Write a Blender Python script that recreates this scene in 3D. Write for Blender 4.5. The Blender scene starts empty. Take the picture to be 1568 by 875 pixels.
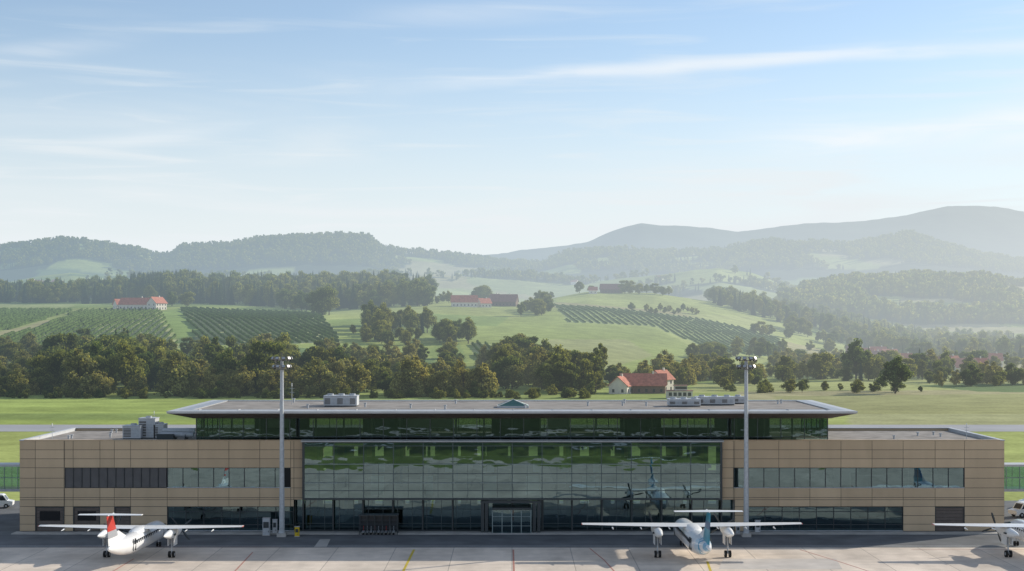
import bpy, bmesh, math, random
import numpy as np
from mathutils import Vector, Matrix
random.seed(7); rng=np.random.RandomState(7)
F=2200.; YH=500.; H=28.64; XC=784.
def PX(x,D=200.): return (x-XC)*D/F
def PZ(y,D=200.): return H+(YH-y)*D/F
scene=bpy.context.scene
scene.view_settings.view_transform='Standard'; scene.view_settings.look='None'; scene.view_settings.exposure=0
COL=scene.collection
SUN_EL=23.; SUN_AZ=59.

# ---------------------------------------------------------------- materials
def newmat(name):
    m=bpy.data.materials.new(name); m.use_nodes=True
    nt=m.node_tree; return m,nt,nt.nodes,nt.links,nt.nodes['Principled BSDF']
def mat(name,col,rough=.7,metal=0.,spec=.3,nscale=0,namt=.15,bump=0,coords='Object',stretch=(1,1,1)):
    m,nt,N,L,b=newmat(name)
    b.inputs['Base Color'].default_value=(*col,1); b.inputs['Roughness'].default_value=rough
    b.inputs['Metallic'].default_value=metal; b.inputs['Specular IOR Level'].default_value=spec
    if nscale:
        tc=N.new('ShaderNodeTexCoord'); mp=N.new('ShaderNodeMapping'); mp.inputs['Scale'].default_value=stretch
        L.new(tc.outputs[coords],mp.inputs[0])
        n=N.new('ShaderNodeTexNoise'); n.inputs['Scale'].default_value=nscale; n.inputs['Detail'].default_value=6
        L.new(mp.outputs[0],n.inputs['Vector'])
        mr=N.new('ShaderNodeMapRange'); mr.inputs[1].default_value=.3; mr.inputs[2].default_value=.7
        mr.inputs[3].default_value=1-namt; mr.inputs[4].default_value=1+namt
        L.new(n.outputs['Fac'],mr.inputs[0])
        mx=N.new('ShaderNodeVectorMath'); mx.operation='SCALE'; mx.inputs[0].default_value=col
        L.new(mr.outputs[0],mx.inputs['Scale']); L.new(mx.outputs[0],b.inputs['Base Color'])
        if bump:
            bp=N.new('ShaderNodeBump'); bp.inputs['Strength'].default_value=bump; bp.inputs['Distance'].default_value=.05
            L.new(n.outputs['Fac'],bp.inputs['Height']); L.new(bp.outputs[0],b.inputs['Normal'])
    return m
def attr_mat(name,attr='col',rough=.9,noise_sc=(.02,.25,2.0),amt=.35,spec=.1):
    m,nt,N,L,b=newmat(name)
    a=N.new('ShaderNodeAttribute'); a.attribute_name=attr
    tc=N.new('ShaderNodeTexCoord'); prev=None
    for s in noise_sc:
        n=N.new('ShaderNodeTexNoise'); n.inputs['Scale'].default_value=s; n.inputs['Detail'].default_value=4
        L.new(tc.outputs['Object'],n.inputs['Vector'])
        mr=N.new('ShaderNodeMapRange'); mr.inputs[1].default_value=.3; mr.inputs[2].default_value=.7
        mr.inputs[3].default_value=1-amt*.6; mr.inputs[4].default_value=1+amt*.6
        L.new(n.outputs['Fac'],mr.inputs[0])
        if prev is None: prev=mr.outputs[0]
        else:
            mm=N.new('ShaderNodeMath'); mm.operation='MULTIPLY'; L.new(prev,mm.inputs[0]); L.new(mr.outputs[0],mm.inputs[1]); prev=mm.outputs[0]
    v=N.new('ShaderNodeVectorMath'); v.operation='SCALE'; L.new(a.outputs['Color'],v.inputs[0]); L.new(prev,v.inputs['Scale'])
    L.new(v.outputs[0],b.inputs['Base Color']); b.inputs['Roughness'].default_value=rough; b.inputs['Specular IOR Level'].default_value=spec
    return m
def leaf_mat(name,c1,c2,trans=.35):
    m=bpy.data.materials.new(name); m.use_nodes=True; nt=m.node_tree; N=nt.nodes; L=nt.links
    N.remove(N['Principled BSDF']); out=N['Material Output']
    oi=N.new('ShaderNodeObjectInfo'); a=N.new('ShaderNodeAttribute'); a.attribute_name='shade'
    mx=N.new('ShaderNodeMixRGB'); mx.inputs[1].default_value=(*c1,1); mx.inputs[2].default_value=(*c2,1)
    L.new(oi.outputs['Random'],mx.inputs[0])
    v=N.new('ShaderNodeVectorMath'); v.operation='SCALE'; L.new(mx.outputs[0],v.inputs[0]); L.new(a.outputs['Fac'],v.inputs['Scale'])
    d=N.new('ShaderNodeBsdfDiffuse'); t=N.new('ShaderNodeBsdfTranslucent'); ms=N.new('ShaderNodeMixShader'); ms.inputs[0].default_value=trans
    L.new(v.outputs[0],d.inputs[0]); 
    v2=N.new('ShaderNodeVectorMath'); v2.operation='MULTIPLY'; v2.inputs[1].default_value=(1.9,1.75,.8); L.new(v.outputs[0],v2.inputs[0])
    L.new(v2.outputs[0],t.inputs[0]); L.new(d.outputs[0],ms.inputs[1]); L.new(t.outputs[0],ms.inputs[2]); L.new(ms.outputs[0],out.inputs[0])
    return m
def glass_mat(name,tr=(.30,.42,.37),gl=(.75,.9,.86),fac=.3,bump=.02,bscale=.35):
    m=bpy.data.materials.new(name); m.use_nodes=True; nt=m.node_tree; N=nt.nodes; L=nt.links
    N.remove(N['Principled BSDF']); out=N['Material Output']
    t=N.new('ShaderNodeBsdfTransparent'); t.inputs[0].default_value=(*tr,1)
    g=N.new('ShaderNodeBsdfGlossy'); g.inputs[0].default_value=(*gl,1); g.inputs['Roughness'].default_value=.015
    fr=N.new('ShaderNodeFresnel'); fr.inputs[0].default_value=1.5
    ad=N.new('ShaderNodeMath'); ad.operation='ADD'; ad.use_clamp=True; ad.inputs[1].default_value=fac; L.new(fr.outputs[0],ad.inputs[0])
    tc=N.new('ShaderNodeTexCoord'); n=N.new('ShaderNodeTexNoise'); n.inputs['Scale'].default_value=bscale; n.inputs['Detail'].default_value=1.5
    mp=N.new('ShaderNodeMapping'); mp.inputs['Scale'].default_value=(1,1,2.2); L.new(tc.outputs['Object'],mp.inputs[0]); L.new(mp.outputs[0],n.inputs['Vector'])
    bp=N.new('ShaderNodeBump'); bp.inputs['Strength'].default_value=1; bp.inputs['Distance'].default_value=bump
    L.new(n.outputs['Fac'],bp.inputs['Height']); L.new(bp.outputs[0],g.inputs['Normal'])
    ms=N.new('ShaderNodeMixShader'); L.new(ad.outputs[0],ms.inputs[0]); L.new(t.outputs[0],ms.inputs[1]); L.new(g.outputs[0],ms.inputs[2]); L.new(ms.outputs[0],out.inputs[0])
    return m

# aerial perspective: valley haze painted into materials as emission, brighter sunward, by world position
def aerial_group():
    ng=bpy.data.node_groups.new('painted_haze','ShaderNodeTree')
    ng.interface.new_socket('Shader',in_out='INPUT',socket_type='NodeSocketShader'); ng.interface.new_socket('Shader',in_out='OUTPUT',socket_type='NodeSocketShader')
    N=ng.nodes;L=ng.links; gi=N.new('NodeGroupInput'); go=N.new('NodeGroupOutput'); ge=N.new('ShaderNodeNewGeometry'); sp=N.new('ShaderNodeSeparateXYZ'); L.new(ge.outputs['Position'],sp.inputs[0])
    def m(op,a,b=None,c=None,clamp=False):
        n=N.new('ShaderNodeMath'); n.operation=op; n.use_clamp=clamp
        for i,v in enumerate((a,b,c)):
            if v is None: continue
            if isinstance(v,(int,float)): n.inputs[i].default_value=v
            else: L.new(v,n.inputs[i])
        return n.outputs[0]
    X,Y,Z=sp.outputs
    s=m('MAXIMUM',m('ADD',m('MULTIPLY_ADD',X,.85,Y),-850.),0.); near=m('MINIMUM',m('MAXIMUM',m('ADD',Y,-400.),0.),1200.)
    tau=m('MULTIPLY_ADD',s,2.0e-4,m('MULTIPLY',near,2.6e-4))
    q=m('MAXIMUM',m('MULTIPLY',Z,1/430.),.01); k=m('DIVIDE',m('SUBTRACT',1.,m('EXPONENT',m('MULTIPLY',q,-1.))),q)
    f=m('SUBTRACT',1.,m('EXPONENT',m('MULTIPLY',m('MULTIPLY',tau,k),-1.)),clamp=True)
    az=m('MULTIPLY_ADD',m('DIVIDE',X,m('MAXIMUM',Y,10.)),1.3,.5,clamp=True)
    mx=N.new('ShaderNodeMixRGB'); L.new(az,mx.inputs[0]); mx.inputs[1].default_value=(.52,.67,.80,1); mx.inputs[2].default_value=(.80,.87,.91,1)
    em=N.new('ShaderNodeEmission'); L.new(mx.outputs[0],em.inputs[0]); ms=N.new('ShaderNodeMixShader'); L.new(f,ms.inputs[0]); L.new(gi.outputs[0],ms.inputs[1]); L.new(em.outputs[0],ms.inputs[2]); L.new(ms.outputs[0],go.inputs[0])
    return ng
AG=aerial_group()
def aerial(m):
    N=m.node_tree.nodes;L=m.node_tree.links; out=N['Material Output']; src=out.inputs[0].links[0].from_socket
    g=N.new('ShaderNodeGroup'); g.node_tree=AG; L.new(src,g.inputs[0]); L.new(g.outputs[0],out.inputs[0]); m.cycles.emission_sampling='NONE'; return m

M={}
M['metal']=mat('grey_metal',(.42,.43,.44),.45,.5,.5,1.5,.1)
M['galv']=mat('galvanised_steel',(.44,.46,.48),.5,.1,.5,3,.12)
M['alu']=mat('aluminium_trim',(.50,.51,.52),.5,.1,.5,.6,.08)
M['lamp']=mat('lamp_housing',(.20,.19,.18),.5,.2,.5,2,.1)
M['dark']=mat('dark_frame',(.045,.055,.06),.4,.2,.5)
M['mull']=mat('mullion_paint',(.07,.095,.10),.4,.2,.5)
M['mull2']=mat('light_mullion',(.22,.27,.27),.4,.2,.5)
M['soffit']=mat('soffit_panels',(.13,.105,.095),.6,0,.3,.4,.12)
M['gravel']=mat('roof_gravel',(.30,.275,.25),.95,0,.1,.5,.25,.3)
M['inner']=mat('interior_paint',(.34,.33,.30),.8)
M['innerd']=mat('interior_dark',(.08,.085,.085),.8)
M['white']=mat('white_paint',(.8,.8,.79),.3,0,.5,.8,.04)
M['louvre']=mat('louvre_metal',(.15,.14,.135),.55,.1,.4,.8,.1)
M['door']=mat('brown_door',(.14,.115,.10),.6,.1,.3,1.5,.1)
M['rubber']=mat('tyre_rubber',(.02,.02,.02),.8)
M['black']=mat('black_void',(.01,.01,.012),.6)
M['yellow']=mat('yellow_paint',(.6,.42,.02),.5)
M['red']=mat('red_paint',(.45,.04,.03),.5)
M['glass']=glass_mat('facade_glass',(.24,.34,.33),(.46,.66,.72),.30,.014,.3)
M['glassup']=glass_mat('clerestory_glass',(.40,.48,.41),(.56,.72,.70),.26,.016,.3)
M['glasslow']=glass_mat('ground_floor_glass',(.24,.37,.38),(.46,.68,.76),.20,.012,.3)
M['glassgr']=glass_mat('green_glass',(.35,.6,.48),(.6,.8,.7),.15,.01,.5)
M['bark']=mat('bark',(.07,.055,.04),.9,0,.1,3,.3)
M['house_wall']=mat('render_wall',(.62,.57,.48),.85,0,.1,.5,.1)
M['wood']=mat('barn_wood',(.18,.13,.095),.85,0,.1,2,.25)
M['roof_red']=mat('red_roof_tiles',(.46,.18,.12),.8,0,.2,.8,.25)
M['roof_brown']=mat('brown_roof_tiles',(.28,.15,.12),.8,0,.2,.8,.25)
M['win']=mat('window_pane',(.03,.035,.04),.15,0,.6)
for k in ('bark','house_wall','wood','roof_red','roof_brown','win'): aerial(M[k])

def panel_mat():
    m,nt,N,L,b=newmat('facade_panel')
    a=N.new('ShaderNodeAttribute'); a.attribute_name='shade'
    tc=N.new('ShaderNodeTexCoord'); n=N.new('ShaderNodeTexNoise'); n.inputs['Scale'].default_value=.5; n.inputs['Detail'].default_value=6
    mp=N.new('ShaderNodeMapping'); mp.inputs['Scale'].default_value=(1,1,.25); L.new(tc.outputs['Object'],mp.inputs[0]); L.new(mp.outputs[0],n.inputs['Vector'])
    mr=N.new('ShaderNodeMapRange'); mr.inputs[1].default_value=.3; mr.inputs[2].default_value=.7; mr.inputs[3].default_value=.93; mr.inputs[4].default_value=1.06; L.new(n.outputs['Fac'],mr.inputs[0])
    mm=N.new('ShaderNodeMath'); mm.operation='MULTIPLY'; L.new(a.outputs['Fac'],mm.inputs[0]); L.new(mr.outputs[0],mm.inputs[1])
    v=N.new('ShaderNodeVectorMath'); v.operation='SCALE'; v.inputs[0].default_value=(.55,.415,.275); L.new(mm.outputs[0],v.inputs['Scale'])
    L.new(v.outputs[0],b.inputs['Base Color']); b.inputs['Roughness'].default_value=.6; b.inputs['Specular IOR Level'].default_value=.2
    return m
M['panel']=panel_mat()

# ---------------------------------------------------------------- mesh builder
class MB:
    def __init__(s): s.v=[]; s.f=[]; s.m=[]; s.mats=[]; s.sh=[]; s.smooth=[]
    def mi(s,k):
        if k not in s.mats: s.mats.append(k)
        return s.mats.index(k)
    def add(s,vs,fs,k,shade=1.,smooth=False):
        o=len(s.v); s.v+= [tuple(v) for v in vs]; i=s.mi(k)
        for f in fs: s.f.append(tuple(o+a for a in f)); s.m.append(i); s.sh.append(shade); s.smooth.append(smooth)
    def box(s,x0,x1,y0,y1,z0,z1,k,shade=1.):
        vs=[(x0,y0,z0),(x1,y0,z0),(x1,y1,z0),(x0,y1,z0),(x0,y0,z1),(x1,y0,z1),(x1,y1,z1),(x0,y1,z1)]
        s.add(vs,[(0,3,2,1),(4,5,6,7),(0,1,5,4),(1,2,6,5),(2,3,7,6),(3,0,4,7)],k,shade)
    def cyl(s,p0,p1,r0,r1,k,n=10,caps=True,smooth=True):
        p0=Vector(p0);p1=Vector(p1); d=(p1-p0).normalized(); q=d.to_track_quat('Z','Y')
        vs=[];
        for p,r in((p0,r0),(p1,r1)):
            for i in range(n):
                a=2*math.pi*i/n; vs.append(p+q@Vector((r*math.cos(a),r*math.sin(a),0)))
        fs=[(i,(i+1)%n,n+(i+1)%n,n+i) for i in range(n)]
        s.add(vs,fs,k,1.,smooth)
        if caps: s.add(vs,[tuple(range(n))[::-1],tuple(range(n,2*n))],k)
    def loft(s,rings,k,cap=True,smooth=True):
        n=len(rings[0]); vs=[v for r in rings for v in r]; fs=[]
        for j in range(len(rings)-1):
            for i in range(n): fs.append((j*n+i,j*n+(i+1)%n,(j+1)*n+(i+1)%n,(j+1)*n+i))
        s.add(vs,fs,k,1.,smooth)
        if cap: s.add(vs,[tuple(range(n))[::-1],tuple(range((len(rings)-1)*n,len(rings)*n))],k)
    def obj(s,name,parent=None,loc=None):
        me=bpy.data.meshes.new(name); me.from_pydata(s.v,[],s.f)
        for k in s.mats: me.materials.append(M[k])
        me.polygons.foreach_set('material_index',s.m); me.polygons.foreach_set('use_smooth',s.smooth)
        a=me.attributes.new('shade','FLOAT','FACE'); a.data.foreach_set('value',s.sh)
        me.update()
        o=bpy.data.objects.new(name,me); COL.objects.link(o)
        if parent: o.parent=parent
        if loc: o.location=loc
        return o
def empty(name,loc=(0,0,0),rz=0):
    e=bpy.data.objects.new(name,None); COL.objects.link(e); e.location=loc; e.rotation_euler=(0,0,rz); e.empty_display_size=1; return e

# ---------------------------------------------------------------- noise + terrain
TAB=[rng.rand(256,256) for _ in range(6)]
def vnoise(x,y,k=0):
    xi=np.floor(x).astype(int); yi=np.floor(y).astype(int); fx=x-xi; fy=y-yi
    fx=fx*fx*(3-2*fx); fy=fy*fy*(3-2*fy); t=TAB[k]
    a=t[xi%256,yi%256]; b=t[(xi+1)%256,yi%256]; c=t[xi%256,(yi+1)%256]; d=t[(xi+1)%256,(yi+1)%256]
    return (a*(1-fx)+b*fx)*(1-fy)+(c*(1-fx)+d*fx)*fy
def fbm(x,y,k=0,o=4):
    s=0;a=1;t=0
    for i in range(o): s=s+a*vnoise(x*2**i+i*17.3,y*2**i+i*9.1,(k+i)%6); t+=a; a*=.5
    return s/t
XS=[-600,0,150,300,500,600,700,800,900,1000,1100,1200,1300,1400,1568,2200]
ROWS=[
(560,XS,[613]*16),
(650,XS,[590,590,590,590,590,592,592,592,594,600,600,600,600,600,600,600]),
(750,XS,[555,555,553,553,556,560,565,566,571,578,586,590,590,590,590,590]),
(900,XS,[516,514,510,512,515,520,527,530,535,545,557,566,572,575,575,575]),
(1050,XS,[492,490,486,485,490,492,495,500,505,513,528,544,557,565,565,565]),
(1200,XS,[478,474,471,471,480,474,472,478,478,487,503,522,542,556,556,556]),
(1350,XS,[466,464,464,462,466,462,462,464,461,466,482,504,528,545,548,548]),
(1500,XS,[461,461,456,450,447,449,460,463,447,449,465,488,513,533,541,541]),
(1700,XS,[468,468,465,462,460,465,470,472,462,462,462,478,500,525,534,534]),
(2000,XS,[480,480,480,480,480,480,480,480,480,480,475,480,490,505,505,500]),
(2600,XS,[480,475,475,475,475,475,475,475,475,475,470,455,440,437,443,440]),
(3000,XS,[470,460,455,470,470,470,465,465,465,460,450,462,460,455,458,455]),
(3700,[-600,0,60,110,200,300,500,660,700,800,900,1000,1060,1100,1150,1220,1300,1568,2200],
      [430,436,424,418,426,428,424,420,424,428,436,424,412,409,416,440,450,440,440]),
(4500,[-600,2200],[442,442]),
(5600,[-600,-200,0,50,100,150,215,240,262,278,350,400,450,520,565,582,620,700,760,820,870,960,1000,1100,1180,1300,1390,1430,1500,1568,2200],
      [384,388,380,372,366,372,382,393,393,380,375,367,364,364,369,385,391,396,401,405,388,382,390,389,376,379,361,371,390,400,394]),
(7500,[-600,2200],[425,425]),
(10000,[-600,500,700,780,850,900,940,980,1030,1080,1130,1200,1260,1320,1400,1450,1500,1568,1700,2200],
      [430,410,397,386,380,371,356,346,350,352,359,350,343,339,329,320,321,327,332,350]),
(12000,[-600,2200],[440,440]),
(16000,[-600,2200],[496,496])]
RD=np.array([r[0] for r in ROWS],float); LRD=np.log(RD)
def terrain(X,Y):
    X=np.asarray(X,float);Y=np.asarray(Y,float)
    D=np.clip(Y,560,15999); px=XC+X*F/D
    Zr=np.array([H+(YH-np.interp(px,r[1],r[2]))*r[0]/F for r in ROWS]); Zr[:8]=np.maximum(Zr[:8],0)
    L=np.log(D); k=np.clip(np.searchsorted(LRD,L,side='right')-1,0,len(RD)-2)
    def get(j): 
        j=np.clip(j,0,len(RD)-1); return np.take_along_axis(Zr,j[None],0)[0]
    z0,z1,z2,z3=get(k-1),get(k),get(k+1),get(k+2)
    l0=LRD[np.clip(k-1,0,99)];l1=LRD[k];l2=LRD[k+1];l3=LRD[np.clip(k+2,0,len(RD)-1)]
    h=l2-l1; t=(L-l1)/h
    m1=np.where(l2>l0,(z2-z0)/np.maximum(l2-l0,1e-6),0)*h; m2=(z3-z1)/np.maximum(l3-l1,1e-6)*h
    z=(2*t**3-3*t**2+1)*z1+(t**3-2*t**2+t)*m1+(-2*t**3+3*t**2)*z2+(t**3-t**2)*m2
    z=np.maximum(z,0)
    lift=np.clip(z/15,0,1)
    amp=np.interp(D,[560,1000,2000,3000,5500,10000,12000],[0,3,7,16,34,60,60])
    scq=np.where(D<2300,120.,np.where(D<4500,260.,480.))
    n=fbm(X/scq+50,Y/scq+50,0,5)-.5
    z=z+n*amp*1.3*lift
    return np.where(Y<560,0,np.maximum(z,0))
def TZ(x,y): return float(terrain(np.array([[x]]),np.array([[y]]))[0,0])
_D=np.concatenate([np.arange(210,2600,3.),np.arange(2600,6000,15.)])
def G(x,y,dmin=210):
    X=(x-XC)*_D/F; z=terrain(X[None],_D[None])[0]; yp=YH+(H-z)*F/_D
    ok=np.where((yp<=y)&(_D>=dmin))[0]; i=ok[0] if len(ok) else len(_D)-1
    if dmin<2000 and _D[i]>1640:
        c=np.where((_D>=dmin)&(_D<1640))[0]; i=c[np.argmin(yp[c])]
    return X[i],_D[i],z[i]

def inpoly(px,py,poly):
    r=np.zeros(px.shape,bool); n=len(poly)
    for i in range(n):
        x1,y1=poly[i];x2,y2=poly[(i+1)%n]
        c=((y1>py)!=(y2>py)); xx=(x2-x1)*(py-y1)/((y2-y1) if y2!=y1 else 1e-9)+x1
        r^=c&(px<xx)
    return r
def proj(X,Y,Z):
    D=np.maximum(Y,1); return XC+X*F/D, YH+(H-Z)*F/D
V0=[(-60,474),(118,474),(40,500),(-60,520)]
V1=[(122,475),(245,474),(268,512),(275,535),(-60,560),(-60,528),(60,502)]
V2=[(276,472),(490,480),(515,512),(520,525),(306,530)]
V3=[(848,466),(960,474),(1075,488),(1130,500),(1195,520),(1200,548),(1100,540),(1000,500),(870,494)]
V4=[(722,524),(762,530),(775,552),(728,552)]
GR=(.275,.325,.095); GR2=(.34,.38,.125); GR3=(.205,.265,.08); OLV=(.35,.325,.16); DK=(.14,.20,.075); FOR=(.065,.09,.05); TAN=(.38,.34,.21)
FIELDS=[
 ([(500,462),(700,462),(840,480),(700,500),(560,488),(500,490)],GR2),
 ([(700,500),(850,480),(1000,500),(1085,545),(1030,575),(850,580),(720,560),(700,520)],GR),
 ([(830,520),(960,520),(1000,545),(900,572),(830,560)],(.31,.325,.13)),
 ([(640,480),(780,486),(760,500),(660,497)],(.23,.30,.09)),
 ([(850,445),(1000,447),(1190,490),(1210,505),(1060,480),(850,462)],GR2),
 ([(1040,480),(1150,485),(1200,515),(1130,500)],(.37,.40,.15)),
 ([(1185,505),(1310,530),(1300,545),(1190,520)],GR2),
 ([(1190,545),(1290,548),(1300,575),(1190,575)],GR3),
 (V0,(.29,.33,.12)),(V1,(.40,.41,.19)),(V2,(.40,.41,.19)),(V3,(.29,.34,.13)),(V4,(.37,.39,.17)),
 ([(245,478),(276,472),(310,512),(268,520)],(.23,.31,.09)),
 ([(1060,588),(1420,580),(1700,578),(1700,597),(1060,602)],(.35,.37,.14)),
 ([(1130,600),(1700,596),(1700,612),(1130,612)],(.37,.34,.18)),
 ([(1180,607),(1700,602),(1700,634),(1240,634)],(.32,.32,.14)),
 ([(1300,634),(1700,634),(1700,652),(1300,652)],(.36,.36,.18)),
 ([(1400,590),(1700,585),(1700,603),(1500,600)],DK),
]
def ground_color(X,Y,Z):
    px,py=proj(X,Y,Z)
    C=np.zeros(X.shape+(3,)); C[...]=GR
    C[Y<96]=(.06,.08,.045)
    cs=np.where(Y<2300,140.,330.)
    pal=np.array([GR,GR2,GR3,OLV,GR,(.29,.33,.13),DK,GR2])
    gx=X/cs+.35*np.sin(Y/cs*1.3); gy=Y/(cs*1.1)+.35*np.sin(X/cs*1.7)
    hi=(np.floor(gx).astype(int)*7349+np.floor(gy).astype(int)*9151)%997
    pi=(hi%8); m=Y>700; C[m]=pal[pi[m]]
    m=(Y>=225)&(Y<560); st=(.5+.5*np.sin(Y/4.2))[...,None]; C[m]=(np.array(GR2)*(.93+.1*st))[m]
    m=(Y>=420)&(Y<560)&(px<1100); C[m]=np.array((.30,.365,.10))
    n=fbm(X/90,Y/14,3,4)
    m=(Y>=225)&(Y<560); C[m]=(C*(.75+.5*n)[...,None])[m]
    m2=(Y>=440)&(Y<475)&(px<700); C[m2]=np.array((.23,.29,.09))
    for poly,c in FIELDS:
        m=inpoly(px,py,poly)&(Y>330)&(Y<1750); C[m]=c
    return C,px,py
def forest_mask(X,Y,px):
    n=fbm(X/420+9,Y/420+4,2,3); n2=fbm(X/160+3,Y/160+8,4,3)
    f=np.zeros(X.shape,bool)
    f|=(Y>4300)&(n*.6+n2*.4>.47)
    f|=(Y>5050)&(Y<7000)&((px<585))&(n2>.33)
    f|=(Y>5200)&(Y<7000)&(px>820)&(n2>.38)
    f|=(Y>2050)&(Y<3100)&(px>1195)&(n2*.7+n*.3>.53)
    f|=(Y>2380)&(Y<2800)&(px>1225)&(px<1535)&(n2>.34)
    f|=(Y>3000)&(Y<4300)&(n*.4+n2*.6>.56)
    f|=(Y>7500)
    return f
def grid_obj():
    Ys=np.concatenate([np.linspace(-900,200,24)[:-1],np.linspace(200,560,90)[:-1],560+np.cumsum(np.full(300,4.8)),])
    Ys=np.concatenate([Ys,np.geomspace(Ys[-1]+8,16000,230)])
    us=np.linspace(-1,1,620); us=np.sign(us)*np.abs(us)**1.15
    YY,UU=np.meshgrid(Ys,us,indexing='ij')
    W=np.maximum(700,.72*YY+200); XX=UU*W
    ZZ=terrain(XX,YY)
    C,px,py=ground_color(XX,YY,ZZ)
    fm=forest_mask(XX,YY,px); C[fm]=FOR
    nr,nc=XX.shape; co=np.stack([XX,YY,ZZ],-1).reshape(-1,3)
    me=bpy.data.meshes.new('ground'); i=np.arange(nr*nc).reshape(nr,nc)
    q=np.stack([i[:-1,:-1],i[:-1,1:],i[1:,1:],i[1:,:-1]],-1).reshape(-1,4)
    me.vertices.add(len(co)); me.vertices.foreach_set('co',co.ravel())
    me.loops.add(q.size); me.loops.foreach_set('vertex_index',q.ravel().astype(np.int32))
    me.polygons.add(len(q)); me.polygons.foreach_set('loop_start',np.arange(0,q.size,4,dtype=np.int32)); 
    me.update(); me.validate()
    me.polygons.foreach_set('use_smooth',np.ones(len(q),bool))
    a=me.color_attributes.new('col','FLOAT_COLOR','POINT')
    a.data.foreach_set('color',np.concatenate([C.reshape(-1,3),np.ones((nr*nc,1))],1).ravel())
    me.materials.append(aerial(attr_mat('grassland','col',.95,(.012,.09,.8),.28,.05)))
    o=bpy.data.objects.new('ground',me); COL.objects.link(o)
grid_obj()

# ---------------------------------------------------------------- sheets: apron, runway, markings
def sheet(name,pts,z,m):
    me=bpy.data.meshes.new(name); me.from_pydata([(x,y,z) for x,y in pts],[],[tuple(range(len(pts)))]); me.materials.append(m)
    o=bpy.data.objects.new(name,me); COL.objects.link(o); return o
def apron_mat():
    m,nt,N,L,b=newmat('apron_concrete')
    tc=N.new('ShaderNodeTexCoord')
    br=N.new('ShaderNodeTexBrick'); br.offset=0; br.squash=1; br.inputs['Scale'].default_value=1; br.inputs['Brick Width'].default_value=7.5; br.inputs['Row Height'].default_value=7.5
    br.inputs['Mortar Size'].default_value=.06; br.inputs['Mortar Smooth'].default_value=.3
    br.inputs['Color1'].default_value=(.68,.58,.48,1); br.inputs['Color2'].default_value=(.60,.515,.43,1); br.inputs['Mortar'].default_value=(.38,.33,.28,1)
    L.new(tc.outputs['Object'],br.inputs['Vector'])
    prev=br.outputs['Color']
    for s,a,st in ((.06,.14,(1,1,1)),(.5,.10,(1,1,1)),(.25,.12,(1,.15,1)),(6,.06,(1,1,1))):
        mp=N.new('ShaderNodeMapping'); mp.inputs['Scale'].default_value=st; L.new(tc.outputs['Object'],mp.inputs[0])
        n=N.new('ShaderNodeTexNoise'); n.inputs['Scale'].default_value=s; n.inputs['Detail'].default_value=6; L.new(mp.outputs[0],n.inputs['Vector'])
        mr=N.new('ShaderNodeMapRange'); mr.inputs[1].default_value=.3; mr.inputs[2].default_value=.7; mr.inputs[3].default_value=1-a; mr.inputs[4].default_value=1+a; L.new(n.outputs['Fac'],mr.inputs[0])
        v=N.new('ShaderNodeVectorMath'); v.operation='SCALE'; L.new(prev,v.inputs[0]); L.new(mr.outputs[0],v.inputs['Scale']); prev=v.outputs[0]
    L.new(prev,b.inputs['Base Color']); b.inputs['Roughness'].default_value=.8; b.inputs['Specular IOR Level'].default_value=.2
    return m
M['asphalt']=mat('asphalt',(.14,.145,.15),.85,0,.2,.25,.22)
M['runway']=mat('runway_asphalt',(.36,.36,.37),.85,0,.2,.05,.12)
M['lw']=mat('line_white',(.7,.7,.68),.7,0,.2,2,.1); M['ly']=mat('line_yellow',(.55,.42,.06),.7,0,.2,2,.15); M['lr']=mat('line_red',(.46,.22,.17),.7,0,.2,2,.15)
sheet('apron',[(-260,98),(260,98),(260,186),(-260,186)],.004,apron_mat())
sheet('service_road',[(-260,186),(260,186),(260,236),(-260,236)],.006,M['asphalt'])
sheet('runway',[(-1200,391),(1200,391),(1200,418),(-1200,418)],.02,M['runway'])
sheet('taxiway',[(-1200,30),(1200,30),(1200,40),(-1200,40)],.02,M['runway'])
def line(name,pts,w,m,z=.010):
    mb=[];fs=[]
    for i,(x,y) in enumerate(pts):
        a=pts[max(i-1,0)];b=pts[min(i+1,len(pts)-1)]; dx,dy=b[0]-a[0],b[1]-a[1]; l=math.hypot(dx,dy); nx,ny=-dy/l*w/2,dx/l*w/2
        mb+=[(x+nx,y+ny,z),(x-nx,y-ny,z)]
        if i: fs.append((2*i-2,2*i-1,2*i+1,2*i))
    me=bpy.data.meshes.new(name); me.from_pydata(mb,[],fs); me.materials.append(m); o=bpy.data.objects.new(name,me); COL.objects.link(o)
def gp(x,y): D=F*H/(y-YH); return (PX(x,D),D)
line('taxi_line',[gp(634,842),gp(626,858),gp(617,876),gp(610,900)],.3,M['ly'],.012)
line('taxi_line',[gp(1083,860),gp(1090,880)],.3,M['ly'],.012)
line('stand_line',[gp(786,842),gp(787,876)],.2,M['lr'],.012)
line('stand_line',[gp(387,846),gp(355,880)],.18,M['lr'],.012)
line('stand_line',[gp(205,856),gp(165,880)],.18,M['lr'],.012)
line('stand_line',[gp(903,840),gp(925,858),gp(945,880)],.18,M['lr'],.012)
line('stand_line',[gp(1225,842),gp(1290,862),gp(1345,880)],.18,M['lr'],.012)
line('stand_line',[gp(1395,842),gp(1568,842)],.18,M['lr'],.012)
line('edge_line',[(-200,187.2),(200,187.2)],.18,M['lw'],.012)
line('edge_line',[gp(600,840),gp(1000,840)],.15,M['lw'],.012)
line('edge_line',[gp(100,838),gp(430,838)],.15,M['lr'],.012)
M['patch']=mat('concrete_patch',(.42,.40,.37),.85,0,.2,.6,.15)
sheet('pavement_patch',[gp(481,838),gp(500,838),gp(506,826),gp(490,826)],.014,M['patch'])
sheet('pavement_patch',[gp(1100,872),gp(1290,872),gp(1280,856),gp(1108,856)],.009,mat('worn_concrete',(.54,.49,.44),.85,0,.2,.4,.12))
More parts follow.
